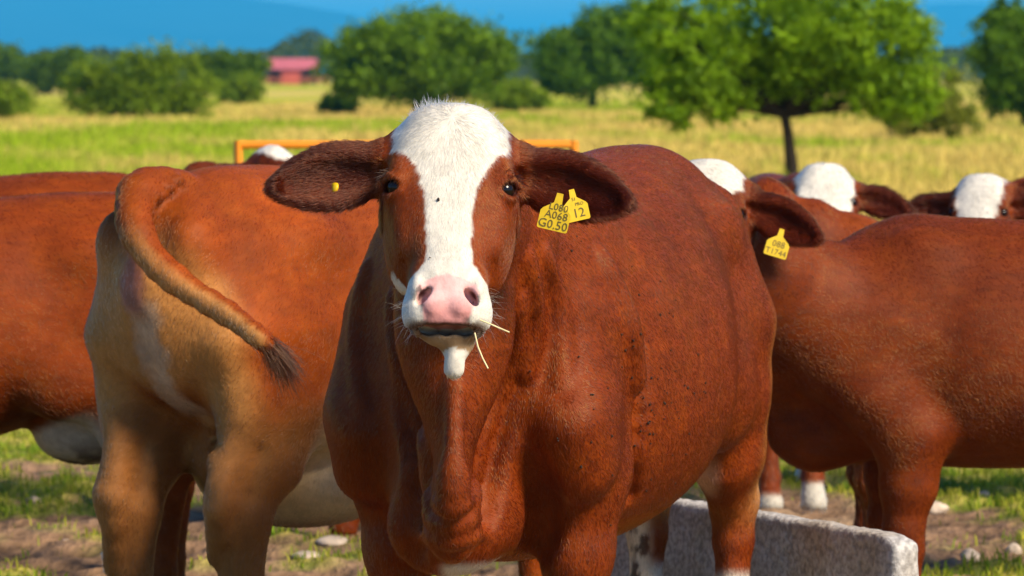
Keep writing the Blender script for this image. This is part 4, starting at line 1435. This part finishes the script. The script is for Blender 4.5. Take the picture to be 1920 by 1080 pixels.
def ridge(name, d, prof, depth, seed):
    """prof: (px, py) of the crest"""
    s_ = F_PX / d
    pr = np.array(prof, float)
    xs_ = np.linspace(pr[0, 0], pr[-1, 0], 150)
    crest = np.maximum(EYE - (np.interp(xs_, pr[:, 0], pr[:, 1]) - HORIZON) / s_, 1.0)
    crest = np.convolve(np.pad(crest, 6, mode='edge'), np.ones(13) / 13, 'valid')
    ys_ = np.linspace(-1, 1, 31)
    GX_, GY_ = np.meshgrid((xs_ - 960) / s_, ys_, indexing='ij')
    shape = np.clip(1 - np.abs(ys_), 0, 1) ** 0.9
    Z = crest[:, None] * shape[None, :]
    q = np.stack([GX_.ravel() / 700, (GY_.ravel() * depth) / 700, 0 * GX_.ravel()], -1)
    Z = Z * (1 + 0.22 * (fbm(q, 4, seed).reshape(Z.shape) - 0.5) * (np.abs(ys_) > 0.05)[None, :]) - 3
    v = np.stack([GX_.ravel(), d + GY_.ravel() * depth, Z.ravel()], -1)
    i_ = np.arange(len(v)).reshape(Z.shape)
    f = np.stack([i_[:-1, :-1], i_[1:, :-1], i_[1:, 1:], i_[:-1, 1:]], -1).reshape(-1, 4)
    o = np_mesh(name, v, f, M_MOUNT, None, True)
    tag(o, kind="structure")
    return o


ridge("mountain", 21000.0, [(-2500, 140), (-1500, 60), (-700, -40), (0, -45), (300, -25), (480, -4), (600, 14), (690, 32), (800, 55), (900, 80), (1000, 120), (1060, 140)], 3200, 3)
ridge("mountain", 27000.0, [(700, 140), (820, 90), (900, 62), (1000, 46), (1060, 45), (1130, 62), (1250, 80), (1400, 70), (1560, 40), (1700, 12), (1790, -4), (1870, 8), (2000, 20), (2300, 10), (2900, 90), (3400, 140)], 3500, 9)


# ------------------------------------------------------------------ ear tags, straw, whiskers, specks
M_TAG = mat_plain("yellow_tag", (0.60, 0.40, 0.006), 0.4, noise=0.10, scale=60)
M_INK = mat_plain("tag_ink", (0.10, 0.07, 0.012), 0.6, noise=0.2, scale=90)
TAG_OUT = [(-0.007, 0.004), (0.007, 0.004), (0.009, -0.018), (0.030, -0.034), (0.034, -0.040), (0.034, -0.076), (0.031, -0.079), (-0.031, -0.079), (-0.034, -0.076), (-0.034, -0.040), (-0.030, -0.034), (-0.009, -0.018)]


def frame_at(pt, normal, up, roll=0.0):
    n = Vector(normal).normalized(); u = (Vector(up) - n * Vector(up).dot(n)).normalized(); r = u.cross(n).normalized()
    m = Matrix(((r.x, u.x, n.x, pt[0]), (r.y, u.y, n.y, pt[1]), (r.z, u.z, n.z, pt[2]), (0, 0, 0, 1)))
    return m @ Matrix.Rotation(roll, 4, 'Z')


def text_mesh(txt, size):
    cu = bpy.data.curves.new("lettering", 'FONT')
    cu.body = txt; cu.size = size; cu.align_x = 'CENTER'; cu.resolution_u = 2; cu.offset = 0.0
    o = bpy.data.objects.new("lettering", cu)
    tmp = bpy.data.scenes.new("tmp_text")
    tmp.collection.objects.link(o)
    vl = tmp.view_layers[0]
    vl.update()
    me = bpy.data.meshes.new_from_object(o.evaluated_get(vl.depsgraph))
    bpy.data.objects.remove(o); bpy.data.scenes.remove(tmp); bpy.data.curves.remove(cu)
    me.materials.clear(); me.materials.append(M_INK)
    return me


def ear_tag(cow, px, py, d, scale, roll, normal, lines, label):
    m = cow.M.inverted() @ (frame_at(P(px, py, d), normal, (0, 0, 1), roll) @ Matrix.Scale(scale, 4))
    bm = bmesh.new()
    f = bm.faces.new([bm.verts.new((x, y, 0.0)) for x, y in TAG_OUT])
    r = bmesh.ops.extrude_face_region(bm, geom=[f])
    for v in r["geom"]:
        if isinstance(v, bmesh.types.BMVert): v.co.z -= 0.0018
    bmesh.ops.recalc_face_normals(bm, faces=bm.faces)
    # slight curl of the soft plastic
    bmesh.ops.subdivide_edges(bm, edges=bm.edges[:], cuts=1)
    for v in bm.verts: v.co.z += 0.9 * v.co.x * v.co.x
    o = bm_obj("ear_tag", bm, M_TAG, cow.root)
    o.matrix_local = m
    o["label"] = label
    for txt, sz, y, x in lines:
        me = text_mesh(txt, sz)
        for v in me.vertices:
            v.co.x += x; v.co.y += y
            v.co.z = 0.9 * v.co.x * v.co.x + 0.0012
        t = bpy.data.objects.new("lettering", me)
        link(t, o)
    return o


def surf_many(cow, px, lift=0.0):
    eye = cow.to_local(np.array([0, 0, EYE]))
    D = np.array([cow.to_local(P(x, y, 12.0)) - eye for x, y in px]); D /= np.linalg.norm(D, axis=1)[:, None]
    return cow.S.march(eye, D, 8.6 / cow.sc, 13.0 / cow.sc) - D * lift


def surf(cow, px, py, lift=0.0):
    h = surf_many(cow, [(px, py)], lift)[0]
    return None if np.isnan(h[0]) else h


def dist_at(cow, px, py):
    h = surf(cow, px, py)
    return 9.3 if h is None else float((cow.M @ Vector(h)).y)


dA = min(dist_at(cowA, x, y) for x, y in ((1048, 350), (1040, 395), (1040, 420), (1075, 380), (1080, 405), (1015, 425))) - 0.012
ear_tag(cowA, 1072, 358, dA - 0.006, 0.78, math.radians(12), (0.25, -1, 0.05), [("12", 0.034, -0.070, 0.006), ("PRO", 0.012, -0.040, 0.012), ("S1", 0.012, -0.026, 0.0)], "narrow yellow tag marked 12")
ear_tag(cowA, 1050, 366, dA - 0.026, 0.92, math.radians(-13), (-0.12, -1, 0.10), [("L080", 0.022, -0.034, 0.004), ("A068", 0.024, -0.053, 0.003), ("G0.50", 0.027, -0.075, 0.0)], "worn yellow tag with three handwritten lines")
dE = min(dist_at(cowE, x, y) for x, y in ((1470, 432), (1445, 480), (1475, 470), (1455, 455), (1490, 450))) - 0.015
ear_tag(cowE, 1466, 432, dE, 0.92, math.radians(-17), (0.15, -1, 0.1), [("T1744", 0.024, -0.073, 0.0), ("088", 0.026, -0.050, 0.002)], "yellow tag marked T1744")
# round back of the tag in the other ear
q = surf(cowA, 626, 352, 0.004)
if q is not None:
    bm = bmesh.new()
    bmesh.ops.create_cone(bm, cap_ends=True, segments=20, radius1=0.012, radius2=0.010, depth=0.005)
    o = bm_obj("tag_button", bm, M_TAG, cowA.root, True)
    o.location = tuple(q); o.rotation_euler = (math.radians(70), 0, math.radians(60))

M_STRAW = mat_plain("dry_straw", (0.70, 0.58, 0.30), 0.6, noise=0.15, scale=40)
for lb, pts in (("thin dry straw hanging down from the front cow's lips", [(890, 624), (896, 650), (905, 672), (915, 691)]),
                ("short dry straw sticking out sideways from the front cow's lips", [(900, 600), (920, 608), (938, 616), (955, 623)])):
    w = [P(x, y, 8.99 - 0.004 * i) for i, (x, y) in enumerate(pts)]
    v, f = tube_mesh([[(*a, 0.0016) for a in w]], 6)
    o = np_mesh("straw", v - w[0], f, M_STRAW, None, True)
    o.location = tuple(w[0])
    tag(o, lb, "straw", None)

# dirt specks and burrs clinging to the flank of the front cow
M_DIRT = mat_plain("dried_dirt", (0.018, 0.010, 0.006), 0.9, noise=0.4, scale=50)
rg = random.Random(5)
spots = [(rg.gauss(1238, 42), rg.gauss(735, 75)) for _ in range(75)] + [(rg.uniform(990, 1330), rg.uniform(450, 900)) for _ in range(22)] + \
        [(1082, 443), (1090, 452), (1072, 470), (1112, 740), (1140, 728), (1045, 822), (806, 483), (822, 374), (1108, 455), (1010, 520), (1160, 930), (1150, 960), (1145, 985), (1170, 900)]
allv, allf = [], []
ico = bmesh.new(); bmesh.ops.create_icosphere(ico, subdivisions=1, radius=1.0)
iv = np.array([v.co[:] for v in ico.verts]); jf = np.array([[v.index for v in f.verts] for f in ico.faces]); ico.free()
for h in surf_many(cowA, spots, 0.004):
    if np.isnan(h[0]): continue
    r = rg.uniform(0.0012, 0.0034)
    allf.append(jf + len(iv) * len(allv))
    allv.append(iv * np.array([r * rg.uniform(.7, 1.5), r, r * rg.uniform(.6, 1.4)]) + h)
o = np_mesh("dirt_specks", np.concatenate(allv), np.concatenate(allf), M_DIRT, cowA.root, True)
o["kind"] = "stuff"


def strands(cow, name, roots, dirs, length, width, col, K=5, droop=0.3):
    n = len(roots)
    hv = bpy.data.hair_curves.new(name); hv.add_curves([K] * n)
    L = length * RNG.uniform(0.6, 1.2, n)
    pts = np.zeros((n, K, 3), np.float32)
    for i in range(K):
        t = i / (K - 1)
        pts[:, i] = roots + dirs * (L * t)[:, None] + np.array([0, 0, -1.0]) * (L * droop * t * t)[:, None]
    hv.attributes["position"].data.foreach_set("vector", pts.ravel())
    ra = hv.attributes.get("radius") or hv.attributes.new("radius", 'FLOAT', 'POINT')
    ra.data.foreach_set("value", np.repeat(np.linspace(width, width * 0.2, K)[None], n, 0).astype(np.float32).ravel())
    ca = hv.attributes.new("hcol", 'FLOAT_COLOR', 'CURVE')
    cc = np.ones((n, 4), np.float32); cc[:, :3] = col
    ca.data.foreach_set("color", cc.ravel())
    hv.materials.append(M_HAIR)
    return link(bpy.data.objects.new(name, hv), cow.root)


def head_strands(name, boxes, dirfn, length, width, col, n, droop=0.2):
    hc = cowA.H.to(cowA.V)
    idx = np.nonzero(boxes(hc))[0]
    if len(idx) == 0: return
    pick = RNG.choice(idx, n)
    d = dirfn(hc[pick], cowA.N[pick])
    d = d / np.linalg.norm(d, axis=1)[:, None]
    strands(cowA, name, cowA.V[pick] + RNG.normal(0, 0.002, (n, 3)), d, length, width, col, droop=droop)


Rh = cowA.H.R
head_strands("whiskers", lambda h: (h[:, 0] > 0.40) & (h[:, 0] < 0.50) & (np.abs(h[:, 1]) > 0.062) & (h[:, 2] > -0.10) & (h[:, 2] < -0.02),
             lambda h, n: n + RNG.normal(0, 0.35, n.shape) + np.array([0.35, 0, 0]) @ Rh, 0.032, 0.0002, (0.65, 0.55, 0.42), 60)
head_strands("poll_tuft", lambda h: (h[:, 0] < 0.03) & (np.abs(h[:, 1] + 0.045) < 0.03) & (h[:, 2] > -0.09),
             lambda h, n: n + RNG.normal(0, 0.30, n.shape) + np.array([-0.6, 0, 0.1]) @ Rh, 0.020, 0.0004, (0.60, 0.48, 0.36), 60, 0.05)
head_strands("poll_fringe", lambda h: (h[:, 0] < 0.04) & (np.abs(h[:, 1]) < 0.10) & (h[:, 2] > -0.11),
             lambda h, n: n + RNG.normal(0, 0.35, n.shape), 0.010, 0.0004, (0.60, 0.50, 0.40), 300, 0.05)
head_strands("eyelashes", lambda h: (np.abs(np.abs(h[:, 1]) - 0.125) < 0.02) & (h[:, 0] > 0.150) & (h[:, 0] < 0.172) & (h[:, 2] > -0.07) & (h[:, 2] < -0.02),
             lambda h, n: n * 0.8 + np.array([0.45, 0, 0.2]) @ Rh + RNG.normal(0, 0.2, n.shape), 0.020, 0.0006, (0.03, 0.012, 0.006), 160, 0.25)

tip = np.array(tail_b[-2][:3]); tip2 = np.array(tail_b[-1][:3])
nt_ = 900
rt = tip + (tip2 - tip) * RNG.uniform(-0.6, 1.0, nt_)[:, None] + RNG.normal(0, 0.009, (nt_, 3))
dt = (tip2 - tip) / np.linalg.norm(tip2 - tip) + RNG.normal(0, 0.28, (nt_, 3))
strands(cowB, "tail_switch", rt, dt, 0.075, 0.0007, (0.06, 0.018, 0.006), droop=0.5)

# ------------------------------------------------------------------ haze
bm = bmesh.new()
box_bm(bm, (0, 24000, 257.5), (110000, 56000, 525))
M_HAZE = bpy.data.materials.new("haze")
M_HAZE.use_nodes = True
hn = M_HAZE.node_tree; hn.nodes.clear()
ho = hn.nodes.new("ShaderNodeOutputMaterial"); hv_ = hn.nodes.new("ShaderNodeVolumePrincipled")
hv_.inputs["Color"].default_value = (0.05, 0.55, 1.0, 1)
hv_.inputs["Density"].default_value = 9.0e-5
hn.links.new(hv_.outputs[0], ho.inputs["Volume"])
haze = bm_obj("haze", bm, M_HAZE, None)
tag(haze, "thin blue haze over the plain", "haze", None, "stuff")
